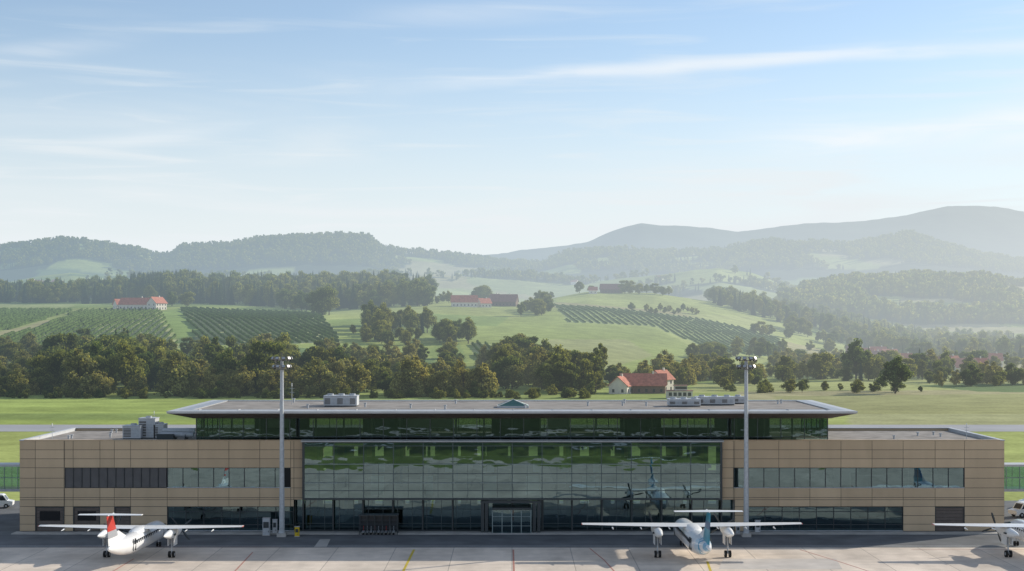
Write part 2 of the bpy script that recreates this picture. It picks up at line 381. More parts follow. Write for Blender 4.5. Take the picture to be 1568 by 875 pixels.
mb=MB(); mb.box(-68.9,68.9,197.6,199.7,0.006,.13,'patch'); mb.obj('pavement')

# ---------------------------------------------------------------- terminal
T=empty('airport_terminal',(0,0,0))
def glazing(g,mm,x0,x1,z0,z1,y,nx,zl,gm='glass',mk='mull',mw=.09,tilt=.004):
    xs=np.linspace(x0,x1,nx+1); zs=[z0]+list(zl)+[z1]
    for i in range(nx):
        for j in range(len(zs)-1):
            o=[random.uniform(-tilt,tilt) for _ in range(3)]; 
            g.add([(xs[i],y+o[0],zs[j]),(xs[i+1],y+o[1],zs[j]),(xs[i+1],y+o[1]+o[2]-o[0],zs[j+1]),(xs[i],y+o[2],zs[j+1])],[(0,1,2,3)],gm)
    for x in xs: mm.box(x-mw/2,x+mw/2,y-.10,y-.02,z0,z1,mk)
    for z in zl: mm.box(x0,x1,y-.08,y-.025,z-mw/2.2,z+mw/2.2,mk)
ZP=12.73
def rect(x0,x1,z0,z1): return (PX(x0),PX(x1),z0,z1)
OPEN=[rect(99,445,6.15,8.95),rect(1123,1477,6.12,8.95),rect(463,1106,4.5,12.9),rect(256,450,-.1,3.55),rect(450,1125,-.1,4.5),rect(1145,1383,-.1,3.5),
      rect(54,98,-.1,3.5),rect(112,153,-.1,3.5),rect(175,200,-.1,3.5),rect(1432,1477,-.1,3.5)]
w=MB()
zs=set([.13,1.1,2.3,3.5,4.8,6.13,7.5,8.95,10.2,11.45,ZP])
XL,XR=-68.55,68.55
xl=sorted(set([XL,XR]+[round(a,3) for o in OPEN for a in o[:2]]))
def cells(xl,zl,pw):
    out=[]
    for a,b in zip(xl[:-1],xl[1:]):
        n=max(1,round((b-a)/pw))
        for i in range(n): out.append((a+(b-a)*i/n,a+(b-a)*(i+1)/n))
    return out
zl=sorted(zs|{3.55,4.5,6.15}); zl=[z for z in zl if z not in (3.5,6.13)]
g=.03
for (a,b) in cells(xl,None,4.3):
    for z0,z1 in zip(zl[:-1],zl[1:]):
        cx,cz=(a+b)/2,(z0+z1)/2
        if any(o[0]<cx<o[1] and o[2]<cz<o[3] for o in OPEN): continue
        w.box(a+g,b-g,200.0,200.05,z0+g,z1-g,'panel',random.uniform(.93,1.06))
        w.box(a,b,200.06,200.4,z0,z1,'innerd')
for sx in (-1,1):
    for i in range(6):
        for z0,z1 in zip(zl[:-1],zl[1:]):
            a=200.05+i*4.05; X0=sx*68.55
            w.box(min(X0,X0-sx*.05),max(X0,X0-sx*.05),a+g,a+4.05-g,z0+g,z1-g,'panel',random.uniform(.94,1.05))
    w.box(min(sx*68.49,sx*68.1),max(sx*68.49,sx*68.1),200.41,224.3,0,ZP-.02,'innerd')
w.obj('wall_cladding',T)
bw=MB()
for a,b,z0,z1 in [(-68,68,0,1.0),(-68,68,3.3,6.2),(-68,68,10.6,ZP-.02),(-29,29,6.2,8.2)]: bw.box(a,b,224.0,224.3,z0,z1,'panel')
for i in range(35):
    x=-68+i*4; wd_=(2.6 if i%3==0 else 1.6)
    if abs(x+2)<30: wd_=2.6 if i%2 else 3.4
    bw.box(x,x+wd_,224.02,224.28,1.0,10.6,'panel')
bw.obj('back_wall',T)
st=MB()
st.box(-68.05,68.05,200.45,223.9,.02,.12,'innerd')
st.box(-68.05,-29.3,200.45,223.9,4.5,4.8,'inner'); st.box(29.3,68.05,200.45,223.9,4.5,4.8,'inner'); st.box(-29.3,29.3,201.0,223.9,4.5,4.8,'inner')
st.box(-68.05,68.05,200.45,223.9,12.0,12.30,'inner')
for i in range(-7,8):
    st.cyl((i*4.15,203.0,.12),(i*4.15,203.0,12.0),.22,.22,'inner',8)
for i in range(-16,17): st.box(i*4.1-.2,i*4.1+.2,212.8,213.2,.12,12,'inner')
for sx in (-1,1):
    for k in range(5): 
        x=sx*(31+k*8.1); st.box(x-.07,x+.07,200.5,211,.12,12,'inner')
st.box(-29,29,209,209.3,8.0,8.2,'inner'); st.box(-29,29,209,223.9,8.2,8.45,'inner')
for i in range(14): x=-27+i*4.1; st.box(x,x+.12,201,223,11.3,12.0,'inner')
for x in (-20,-13,-4,2,10): st.box(x,x+1.8,203.6,203.9,4.8,7.4,'white')
for x in (-18.5,-9,-3,3.5,7.5,12): st.box(x-.5,x+.5,203.6,203.7,8.0,9.3,'white')
for x in (-24,-15,14,22): st.box(x,x+3.5,207,208,.12,1.3,'inner')
for a,b in ((-67,-31),(31,67)): st.box(a,b,211,211.2,.12,12,'innerd')
st.obj('interior_structure',T)
gl=MB(); ml=MB()
cx0,cx1=PX(463,199.2),PX(1106,199.2); cz0,cz1=4.72,12.62
glazing(gl,ml,cx0+.25,cx1-.25,cz0+.1,cz1-.1,199.25,14,[5.85,6.95,8.2,9.55,12.05],'glass','mull',.10)
xs_=np.linspace(cx0+.25,cx1-.25,29)
for x in xs_[1::2]: ml.box(x-.02,x+.02,199.18,199.215,cz0,9.55,'mull')
ml.box(cx0,cx1,199.05,200.5,cz1-.1,cz1+.16,'dark'); ml.box(cx0,cx1,199.05,200.5,cz0-.16,cz0+.1,'dark')
ml.box(cx0,cx0+.25,199.06,200.5,cz0+.1,cz1-.1,'dark'); ml.box(cx1-.25,cx1,199.06,200.5,cz0+.1,cz1-.1,'dark')
for z in (6.95,9.55): ml.box(cx0+.25,cx1-.25,199.02,199.14,z-.06,z+.03,'mull2')
ml.box(cx0-.2,cx1+.2,198.9,199.04,cz1+.0,cz1+.12,'alu')
def band(x0,x1,z0,z1,n,zl,y=200.22,gm='glass'):
    a,b=PX(x0),PX(x1); glazing(gl,ml,a+.05,b-.05,z0+.05,z1-.05,y,n,zl,gm,'dark',.10)
    ml.box(a,b,y-.16,y+.1,z1-.06,z1,'dark'); ml.box(a,b,y-.28,y+.1,z0,z0+.07,'alu')
band(255.5,445,6.15,8.95,8,[]); band(1146,1477,6.12,8.95,14,[])
for xx in (428,): ml.box(PX(xx),PX(445),200.1,200.2,6.2,8.9,'black')
band(256,450,.13,3.55,7,[1.0,2.8],200.3,'glasslow'); band(1145,1383,.13,3.5,9,[1.0,2.8],200.3,'glasslow')
band(1123.5,1144,6.12,8.9,1,[])
for a_,b_ in ((300,325),(350,362),(1170,1192),(1300,1316),(1412,1436)):
    ml.box(PX(a_),PX(b_),200.5,200.52,7.6+random.random(),8.85,'inner')
a,b=PX(99),PX(255)
lv=MB(); n=12
for i in range(n):
    x0=a+(b-a)*i/n; x1=a+(b-a)*(i+1)/n
    for k in range(16):
        z=6.2+k*.17; lv.add([(x0+.06,200.10,z),(x1-.06,200.10,z),(x1-.06,200.2,z+.17),(x0+.06,200.2,z+.17)],[(0,1,2,3)],'louvre',1)
    lv.box(x0-.03,x0+.03,200.07,200.2,6.15,8.95,'dark')
lv.obj('louvres',T)
glazing(gl,ml,PX(450),PX(1125),.12,4.45,201.6,30,[1.0,3.0],'glasslow','mull',.07)
for i in range(15):
    x=PX(463)+i*(PX(1106)-PX(463))/14; ml.box(x-.11,x+.11,200.7,200.95,.13,4.5,'dark')
gl.obj('glazing',T); ml.obj('mullions',T)
dr=MB()
for (x0,x1) in ((54,98),(112,153),(175,200),(1432,1477)):
    a,b=PX(x0),PX(x1)
    for k in range(7): dr.box(a+.1,b-.1,200.15,200.2,.13+k*.48,.13+k*.48+.45,'door',1)
    dr.box(a,a+.1,200.02,200.3,.13,3.5,'dark'); dr.box(b-.1,b,200.02,200.3,.13,3.5,'dark'); dr.box(a+.1,b-.1,200.03,200.3,3.4,3.5,'dark')
for (x0,x1) in ((56,96),(114,151)):
    a,b=PX(x0),PX(x1); dr.box(a+.4,b-.4,200.12,200.148,1.6,2.9,'black')
a,b=PX(754,198),PX(813,198)
for x in np.linspace(a,b,5): dr.box(x-.06,x+.06,198.2,198.32,.13,3.3,'mull2')
dr.box(a,b,198.15,201.5,3.3,3.6,'dark')
for z in (1.1,2.4): dr.box(a,b,198.22,198.3,z-.03,z+.03,'mull2')
dr.add([(a,198.28,.13),(b,198.28,.13),(b,198.28,3.3),(a,198.28,3.3)],[(0,1,2,3)],'glasslow')
for x in(a,b): dr.add([(x,198.3,.13),(x,201.5,.13),(x,201.5,3.3),(x,198.3,3.3)],[(0,1,2,3)],'glasslow')
for x in (739,745,818,825): dr.box(PX(x,199)-.22,PX(x,199)+.22,198.6,199.3,.13,4.2,'dark')
dr.box(PX(736,199),PX(829,199),198.55,199.35,4.2,4.5,'dark')
dr.obj('doors',T)
rf=MB()
for sx in (-1,1):
    rf.box(min(sx*44.9,sx*68.05),max(sx*44.9,sx*68.05),200.5,223.9,12.305,12.36,'gravel')
rf.box(-44.9,44.9,200.5,203.0,12.305,12.35,'gravel'); rf.box(-44.9,44.9,222,223.9,12.305,12.35,'gravel')
for sx in(-1,1): rf.box(min(sx*67.95,sx*68.62),max(sx*67.95,sx*68.62),199.95,224.4,ZP+.001,ZP+.1,'alu'); rf.box(min(sx*67.99,sx*68.08),max(sx*67.99,sx*68.08),200.5,224,12.3,ZP,'alu')
for a,b in((-67.95,cx0-.25),(cx1+.25,67.95)): rf.box(a,b,199.95,200.55,ZP+.001,ZP+.1,'panel')
rf.box(cx0-.25,cx1+.25,199.3,200.55,ZP+.06,ZP+.14,'alu')
rf.box(-67.95,67.95,223.85,224.4,ZP+.001,ZP+.1,'alu')
rf.box(-67.95,67.95,200.41,200.5,12.3,ZP,'alu')
def ring(x,y0,y1,z): return [(-x,y0,z),(x,y0,z),(x,y1,z),(-x,y1,z)]
r=[ring(44.9,202.6,221.6,15.66),ring(47.1,196.0,226.2,16.75),ring(47.15,195.95,226.25,17.05),ring(45.9,197.2,225,17.10),ring(44.2,199.0,223.4,17.12),ring(44.2,199.0,223.4,16.98)]
for i,k in enumerate(['soffit','alu','alu','metal','metal']):
    vs=r[i]+r[i+1]; rf.add(vs,[(j,(j+1)%4,4+(j+1)%4,4+j) for j in range(4)],k)
rf.add(r[5],[(0,1,2,3)],'gravel'); rf.add(r[0],[(3,2,1,0)],'soffit')
for x in np.arange(-43,44,5.4): rf.box(x-.03,x+.03,197.3,198.9,17.12,17.2,'galv')
rf.obj('roof',T)
up=MB(); um=MB()
glazing(up,um,-44.6,44.6,12.36,15.7,203.0,27,[13.0],'glassup','mull',.10)
glazing(up,um,-44.6,44.6,12.36,15.7,221.4,27,[],'glassup','mull',.10)
for sx in(-1,1):
    for k in range(5):
        y0=203+k*3.68; up.add([(sx*44.6,y0,12.36),(sx*44.6,y0+3.68,12.36),(sx*44.6,y0+3.68,15.7),(sx*44.6,y0,15.7)],[(0,1,2,3)],'glassup'); um.box(sx*44.6-.06,sx*44.6+.06,y0-.05,y0+.05,12.36,15.68,'mull')
for i in range(-11,12): um.box(i*4-.12,i*4+.12,205,205.25,12.36,15.66,'inner')
for a,b in((-38,-30),(-22,-12),(-3,4.),(16,22),(30,38)): um.box(a,b,212,213,12.36,15.6,'innerd')
for a,b in ((-30,-22),(-2,2),(20,31)): um.box(a,b,209,209.3,12.36,13.9,'innerd')
for k in (3,9,10,15): 
    x=-44.6+k*89.2/27; um.box(x+.1,x+3.2,203.2,203.22,14.3,15.6,'inner')
up.obj('clerestory_glazing',T); um.obj('clerestory_frames',T)
sk=MB(); zc=17.0
p=[(-2.0,205,zc+.25),(2.3,205,zc+.25),(2.3,209,zc+.25),(-2.0,209,zc+.25)]
sk.box(-2.1,2.4,204.9,209.1,zc,zc+.25,'alu'); sk.add(p+[(.15,207,zc+1.1)],[(0,1,4),(1,2,4),(2,3,4),(3,0,4)],'glassgr')
for q in p: sk.cyl(q,(.15,207,zc+1.12),.05,.05,'alu',6)
sk.obj('skylight',T)

# ---------------------------------------------------------------- rooftop plant
def hvac(x,y,z,w_,d,h,name='air_handling_unit',fans=2):
    e=empty(name,(x,y,z)); m=MB()
    m.box(-w_/2,w_/2,-d/2,d/2,.15,h,'alu')
    m.box(-w_/2+.08,w_/2-.08,-d/2+.1,d/2-.1,0.,.15,'dark'); m.box(-w_/2-.06,w_/2+.06,-d/2-.06,d/2+.06,h,h+.07,'galv')
    n=max(2,int(w_/.9))
    for i in range(n):
        a=-w_/2+.12+i*(w_-.24)/n; b=a+(w_-.24)/n-.1
        for k in range(6): 
            zz=.35+k*(h-.6)/6; m.box(a,b,-d/2-.03,-d/2-.003,zz,zz+(h-.6)/9,'galv' if i%2 else 'louvre')
    m.obj('casing',e); f=MB()
    for i in range(fans):
        xx=-w_/2+(i+.5)*w_/fans; r=min(.45,w_/fans*.4)
        f.cyl((xx,0,h+.07),(xx,0,h+.32),r,r,'galv',14,False); f.cyl((xx,0,h+.09),(xx,0,h+.12),r*.95,r*.95,'dark',14)
        for a in range(4):
            c,s=math.cos(a*math.pi/4),math.sin(a*math.pi/4); f.cyl((xx-r*c,-r*s,h+.3),(xx+r*c,r*s,h+.3),.015,.015,'galv',4)
    f.obj('fans',e); return e
def ron(x,y,z):
    D=(H-z)*F/(y-YH); return PX(x,D),D
for x,y,w_,h in((205,672,2.6,1.9),(228,671,2.4,2.9),(246,671,1.4,2.0)):
    X,D=ron(x,y,12.36); hvac(X,D,12.36,w_,2.5,h,fans=1)
dc=MB()
for i,zz in enumerate((13.0,13.5)):
    dc.cyl((-50.6,207+i,zz),(-45.9,207+i,zz),.38,.38,'galv',12)
for x in(-50.2,-48.6,-47): dc.box(x-.05,x+.05,206.6,208.4,12.36,13.1,'dark')
dc.box(-50.9,-48.5,205.8,206.3,12.36,13.2,'dark')
dc.obj('roof_duct')
for x,y,z,w_,h,d in((523,622,17,4.8,1.5,3),(506,620,17,1.8,1.1,2),(1047,622,17,4.6,1.0,3),(1094,620,17,5.6,1.15,3),(1130,618,17,2.4,1.0,2)):
    X,D=ron(x,y,z); hvac(X,D,z,w_,d,h,fans=3 if w_>4 else 1)
def mast(x,y,z,h):
    X,D=ron(x,y,z); m=MB(); m.cyl((0,0,0),(0,0,h),.05,.025,'galv',6)
    for k in(.6,.8): m.box(-.35,.35,-.02,.02,h*k,h*k+.05,'galv')
    m.cyl((0,0,h*.9),(0,0,h+.2),.06,.06,'white',6); m.obj('antenna_mast',None,(X,D,z))
mast(447,620,17,3.0); mast(80,672,12.4,2.0); mast(1480,672,12.4,2.0); mast(236,650,12.4,2)
pp=MB()
for i in range(16):
    x=random.uniform(-42,42); y=random.uniform(201,221); pp.cyl((x,y,16.98),(x,y,17.5),.14,.14,'galv',8); pp.cyl((x,y,17.5),(x,y,17.6),.24,.24,'galv',8)
for i in range(14):
    x=random.choice((-1,1))*random.uniform(47,66); y=random.uniform(203,221); pp.cyl((x,y,12.36),(x,y,12.8),.14,.14,'galv',8); pp.cyl((x,y,12.8),(x,y,12.9),.24,.24,'galv',8)
pp.obj('roof_vents')

# ---------------------------------------------------------------- floodlight poles
def pole(x):
    D=195.7; e=empty('floodlight_mast',(PX(x,D),D,0)); h=24.1
    m=MB(); m.box(-.6,.6,-.6,.6,0.006,.5,'patch'); m.cyl((0,0,.5),(0,0,h),.36,.22,'galv',14); m.cyl((0,0,.5),(0,0,.7),.45,.45,'galv',14)
    m.cyl((.37,0,.8),(.23,0,h-1),.02,.02,'galv',4)
    m.box(-.25,.25,-.48,-.33,1.2,2.2,'galv'); m.obj('pole',e)
    f=MB()
    for zz,R_ in((h-1.3,.75),(h-.1,1.0)):
        for i in range(12):
            a0=i*math.pi/6;a1=a0+math.pi/6
            f.cyl((R_*math.cos(a0),R_*math.sin(a0),zz),(R_*math.cos(a1),R_*math.sin(a1),zz),.05,.05,'lamp',5)
            if i%3==0: f.cyl((0,0,zz),(R_*math.cos(a0),R_*math.sin(a0),zz),.05,.05,'lamp',5)
    for a in range(8):
        c,s=math.cos(a*math.pi/4),math.sin(a*math.pi/4)
        f.cyl((c*.75,s*.75,h-1.3),(c*1.0,s*1.0,h+.3),.03,.03,'lamp',4)
    f.cyl((0,0,h),(0,0,h+.9),.04,.02,'lamp',5)
    f.obj('platform',e); l=MB()
    for zz,n,R in((h+.2,6,1.3),(h-.9,6,1.15)):
        for i in range(n):
            a=math.pi*(-1.0+ (i)/(n-1)); c,s=math.cos(a),math.sin(a)
            q=Matrix.Rotation(a-math.pi/2+math.pi,4,'Z')@Matrix.Rotation(math.radians(-25),4,'X')
            def bx(x0,x1,y0,y1,z0,z1,k):
                vs=[q@Vector(v) for v in((x0,y0,z0),(x1,y0,z0),(x1,y1,z0),(x0,y1,z0),(x0,y0,z1),(x1,y0,z1),(x1,y1,z1),(x0,y1,z1))]
                vs=[(v.x+c*R,v.y+s*R,v.z+zz) for v in vs]
                l.add(vs,[(0,3,2,1),(4,5,6,7),(0,1,5,4),(1,2,6,5),(2,3,7,6),(3,0,4,7)],k)
            bx(-.26,.26,-.12,.12,-.2,.2,'lamp'); bx(-.2,.2,-.14,-.122,-.14,.14,'metal'); bx(-.04,.04,.1,.3,-.3,-.1,'dark')
    l.obj('floodlights',e)
pole(431.5); pole(1142.5)

# ---------------------------------------------------------------- turboprops
def liv(name,stops):
    m,nt,N,L,b=newmat(name)
    tc=N.new('ShaderNodeTexCoord'); sp=N.new('ShaderNodeSeparateXYZ'); L.new(tc.outputs['Object'],sp.inputs[0])
    n=N.new('ShaderNodeTexNoise'); n.inputs['Scale'].default_value=.45; n.inputs['Detail'].default_value=2; L.new(tc.outputs['Object'],n.inputs['Vector'])
    ma=N.new('ShaderNodeMath'); ma.operation='MULTIPLY_ADD'; ma.inputs[1].default_value=9; L.new(n.outputs['Fac'],ma.inputs[0]); L.new(sp.outputs['Y'],ma.inputs[2])
    mr=N.new('ShaderNodeMapRange'); mr.inputs[1].default_value=-16; mr.inputs[2].default_value=10; L.new(ma.outputs[0],mr.inputs[0])
    cr=N.new('ShaderNodeValToRGB'); cr.color_ramp.interpolation='CONSTANT'
    while len(cr.color_ramp.elements)<len(stops): cr.color_ramp.elements.new(.5)
    for e,(p,c) in zip(cr.color_ramp.elements,stops): e.position=p; e.color=(*c,1)
    L.new(mr.outputs[0],cr.inputs[0]); L.new(cr.outputs[0],b.inputs['Base Color']); b.inputs['Roughness'].default_value=.25; b.inputs['Coat Weight'].default_value=.4
    return m
W_=(.8,.8,.8)
M['liv_w']=liv('white_livery',[(0,W_),(.9,W_)])
M['liv_b']=liv('blue_livery',[(0,(.25,.45,.60)),(.16,W_),(.22,(.3,.5,.65)),(.27,W_),(.36,(.15,.38,.55)),(.40,(.6,.72,.8)),(.45,W_),(.6,W_)])
M['fin_t']=mat('teal_fin_paint',(.05,.30,.42),.3,0,.5,.5,.3); M['fin_b']=mat('dark_blue_fin',(.03,.10,.22),.3,0,.5)
M['fin_r']=mat('red_fin_paint',(.5,.05,.035),.3,0,.5); M['fin_g']=mat('grey_fin_paint',(.35,.36,.38),.3,0,.5)
def airfoil(c,t,n=8):
    pts=[]
    for i in range(n+1):
        x=.5*(1-math.cos(math.pi*i/n)); y=5*t*(.2969*math.sqrt(x)-.126*x-.3516*x*x+.2843*x**3-.1015*x**4); pts.append((x,y))
    return [(x*c,y*c) for x,y in pts]+[(x*c,-y*c) for x,y in pts[-2:0:-1]]
def plane(X,Y,rz,sc,livk,fincols):
    e=empty('turboprop_airliner',(X,Y,.008),rz); e.scale=(sc,)*3
    fu=MB(); rings=[]
    secs=[(-13.6,3.15,.12,.14),(-13.0,3.1,.3,.36),(-11.5,2.98,.58,.68),(-9.5,2.8,.9,.98),(-7,2.6,1.18,1.2),(-4.5,2.48,1.33,1.33),(-2,2.45,1.35,1.35),(6.5,2.45,1.35,1.35),(8.6,2.42,1.28,1.3),(9.8,2.3,1.1,1.12),(10.8,2.12,.85,.85),(11.6,1.98,.52,.5),(12.0,1.93,.2,.2),(12.1,1.92,.04,.04)]
    n=20
    for y,zc,rx,rzz in secs: rings.append([(rx*math.cos(2*math.pi*i/n),y,zc+rzz*math.sin(2*math.pi*i/n)) for i in range(n)])
    fu.loft(rings,livk); fu.obj('fuselage',e)
    d=MB()
    for i in range(17):
        y=-6.4+i*.82
        for sx in(-1,1): d.box(min(sx*1.20,sx*1.33) ,max(sx*1.20,sx*1.33),y,y+.3,2.75,3.15,'win')
    for sx in(-1,1):
        d.box(min(sx*.2,sx*.85),max(sx*.2,sx*.85),9.35,9.85,2.78,3.2,'win'); d.box(min(sx*1.25,sx*1.362),max(sx*1.25,sx*1.362),7.2,7.24,1.6,3.3,'dark')
        d.box(min(sx*1.1,sx*1.235),max(sx*1.1,sx*1.235),-6.9,-6.86,1.9,3.4,'dark'); d.box(min(sx*1.1,sx*1.29),max(sx*1.1,sx*1.29),-6.0,-5.96,1.9,3.4,'dark')
    d.obj('windows',e)
    wg=MB(); half=13.7
    rr=[]
    for x,le,c,z in((-half,1.35,1.25,4.05),(-4.6,1.75,2.55,3.92),(0,1.75,2.6,3.88),(4.6,1.75,2.55,3.92),(half,1.35,1.25,4.05)):
        rr.append([(x,le-a,z+b) for a,b in airfoil(c,.16)])
    wg.loft(rr,'white')
    for sx in(-1,1):
        for xx in(3,6.5,10): wg.cyl((sx*xx,-.4,3.75),(sx*xx,-1.6,3.7),.11,.03,'white',6)
        wg.box(sx*half-.05,sx*half+.05,.2,1.2,4.02,4.1,'fin_r')
        wg.cyl((sx*(half-.3),-.1,4.05),(sx*(half-.3),-.6,4.05),.02,.01,'dark',4)
    wg.loft([[(rx*math.cos(2*math.pi*i/12),y,3.6+rz_*math.sin(2*math.pi*i/12)) for i in range(12)] for y,rx,rz_ in((-3.4,.15,.1),(-2,.9,.4),(0,1.15,.55),(1.8,.9,.45),(2.8,.15,.1))],'white')
    wg.obj('wings',e)
    tl=MB(); zz=[3.5,4.4,5.3,6.2,7.25]; 
    def fin(z): t=(z-3.5)/(7.25-3.5); return (-9.0-2.9*t, 4.6-2.2*t)
    for j in range(4):
        rr=[]
        for z in(zz[j],zz[j+1]):
            le,c=fin(z); rr.append([(b,le-a,z) for a,b in airfoil(c,.09)])
        tl.loft(rr,fincols[j],False)
    rr=[[(b,-5.2-a,3.5) for a,b in airfoil(4.5,.05)],[(b,-9.3-a,4.9) for a,b in airfoil(.6,.05)]]; tl.loft(rr,livk if livk!='liv_b' else 'white',False)
    rr=[]
    for x,le,c in((-3.95,-12.15,1.05),(0,-11.75,1.6),(3.95,-12.15,1.05)): rr.append([(x,le-a,7.32+b) for a,b in airfoil(c,.11)])
    tl.loft(rr,'white'); tl.cyl((0,-11.4,7.3),(0,-13.7,7.3),.12,.05,'white',8)
    tl.obj('t_tail',e)
    for sx in(-1,1):
        na=MB(); nx=sx*4.35
        rings=[[(nx+rx*math.cos(2*math.pi*i/14),y,zc+rz2*math.sin(2*math.pi*i/14)) for i in range(14)] for y,zc,rx,rz2 in((-4.0,3.35,.06,.08),(-3.0,3.3,.3,.32),(-1.2,3.2,.5,.6),(.8,3.15,.55,.68),(2.6,3.15,.52,.6),(3.7,3.2,.42,.46),(4.1,3.22,.34,.36))]
        na.loft(rings,'white'); na.cyl((nx,4.1,3.22),(nx,4.8,3.22),.28,.04,'galv',10); na.box(nx-.22,nx+.22,4.0,4.13,2.7,2.85,'black')
        na.cyl((nx+.52*sx,-.2,3.1),(nx+.62*sx,-1.0,3.15),.13,.13,'dark',8)
        na.obj('engine_nacelle',e)
        pr=MB(); off=random.uniform(0,1.5)
        for k in range(4):
            a=off+k*math.pi/2; c,s=math.cos(a),math.sin(a); rr=[]
            for r_,ch,tw in((.2,.18,1.0),(.6,.26,.8),(1.2,.30,.5),(1.8,.24,.35),(1.98,.12,.3)):
                ring_=[]
                for u,v in((-.5,0),(0,.09),(.5,0),(0,-.09)):
                    U=u*ch; V=v*ch; uu=U*math.cos(tw)-V*math.sin(tw); yy=U*math.sin(tw)+V*math.cos(tw)
                    ring_.append((nx+c*r_-s*uu,4.45+yy,3.22+s*r_+c*uu))
                rr.append(ring_)
            pr.loft(rr,'dark')
        pr.obj('propeller',e)
        ge=MB(); ge.cyl((nx,.1,2.8),(nx,-.15,.45),.11,.09,'galv',8); ge.cyl((nx,1.1,2.8),(nx,-.1,1.0),.06,.06,'galv',6); ge.box(nx-.42,nx-.38,-.6,1.2,1.6,2.75,'white'); ge.box(nx+.38,nx+.42,-.6,1.2,1.6,2.75,'white')
        for o in(-.27,.27): ge.cyl((nx+o-.13,-.15,.43),(nx+o+.13,-.15,.43),.43,.43,'rubber',16); ge.cyl((nx+o-.14,-.15,.43),(nx+o+.14,-.15,.43),.2,.2,'galv',10)
        ge.obj('main_gear',e)
    ng=MB(); ng.cyl((0,9.2,1.4),(0,9.4,.35),.08,.07,'galv',8)
    for o in(-.2,.2): ng.cyl((o-.09,9.4,.32),(o+.09,9.4,.32),.32,.32,'rubber',14)
    ng.obj('nose_gear',e)
plane(22.4,178.2,math.radians(1.),1.0,'liv_b',['fin_t','fin_t','fin_b','fin_t'])
plane(-46.2,178.2,math.radians(-1.5),.93,'liv_w',['white','fin_g','fin_r','fin_r'])
plane(65.8,178.4,math.radians(0),.97,'liv_w',['fin_t','fin_b','fin_t','white'])

# ---------------------------------------------------------------- airside furniture
def gpt(x,y): D=F*H/(y-YH); return PX(x,D),D
def kiosk(name,x,y,w_,d,h,k):
    X,D=gpt(x,y); m=MB(); m.box(-w_/2,w_/2,-d/2,d/2,.1,h,k); m.box(-w_/2-.05,w_/2+.05,-d/2-.05,d/2+.05,0.008,.1,'patch'); m.box(-w_/2-.04,w_/2+.04,-d/2-.04,d/2+.04,h,h+.06,'galv')
    m.box(-w_/2+.1,w_/2-.1,-d/2-.03,-d/2-.004,h*.45,h*.8,'dark'); m.box(w_/2-.18,w_/2-.12,-d/2-.06,-d/2-.004,h*.2,h*.3,'dark'); m.obj(name,None,(X,D,0))
kiosk('electrical_cabinet',408,820,.95,.7,2.35,'galv'); kiosk('fire_hose_cabinet',455,822,.6,.5,1.35,'yellow'); kiosk('electrical_cabinet',421,817,.6,.5,1.9,'alu'); kiosk('electrical_cabinet',1160,816,.7,.5,1.7,'alu'); kiosk('electrical_cabinet',1130,818,.5,.4,1.2,'galv')
X,D=gpt(580,819); e=empty('baggage_trolley_shelter',(X,D,0)); m=MB()
for x in np.linspace(-2.6,2.6,6):
    for y in(-.7,.7): m.cyl((x,y,.01),(x,y,2.7),.05,.05,'dark',6)
m.box(-2.75,2.75,-.85,.85,2.7,2.82,'dark'); m.box(-2.6,2.6,.68,.72,.3,2.6,'win')
for z in(.5,1.0,1.55,2.1): m.cyl((-2.6,-.7,z),(2.6,-.7,z),.03,.03,'dark',5)
m.obj('frame',e); m=MB()
for i in range(9):
    x=-2.3+i*.52; m.box(x,x+.35,-.4,.4,.35,.5,'galv'); m.cyl((x+.17,.3,.4),(x+.17,.4,1.15),.03,.03,'red' if i%3==0 else 'galv',5)
    for q in(-.3,.3): m.cyl((x+.05,q,.12),(x+.3,q,.12),.1,.1,'rubber',8)
m.obj('trolleys',e)
def bridge(sx):
    e=empty('passenger_walkway',(sx*69,214,0)); m=MB(); L_=60
    def bx(a,b,y0,y1,z0,z1,k): 
        a,b=sx*a,sx*b; m.box(min(a,b),max(a,b),y0,y1,z0,z1,k)
    bx(0,L_,-1.6,1.6,4.2,4.6,'galv'); bx(0,L_,-1.6,1.6,7.9,8.2,'alu'); 
    for i in range(31):
        x=i*2.; bx(x,x+.1,-1.66,-1.58,4.6,7.9,'mull2'); bx(x,x+.1,1.58,1.66,4.6,7.9,'mull2')
    bx(0,L_,-1.64,-1.6,6.2,6.3,'mull2')
    for y in(-1.57,1.57): m.add([(0,y,4.6),(sx*L_,y,4.6),(sx*L_,y,7.9),(0,y,7.9)],[(0,1,2,3)],'glassgr')
    for i in range(4): x=4+i*15; m.cyl((sx*x,0,0),(sx*x,0,4.2),.3,.3,'galv',10)
    m.obj('corridor',e)
bridge(-1); bridge(1)
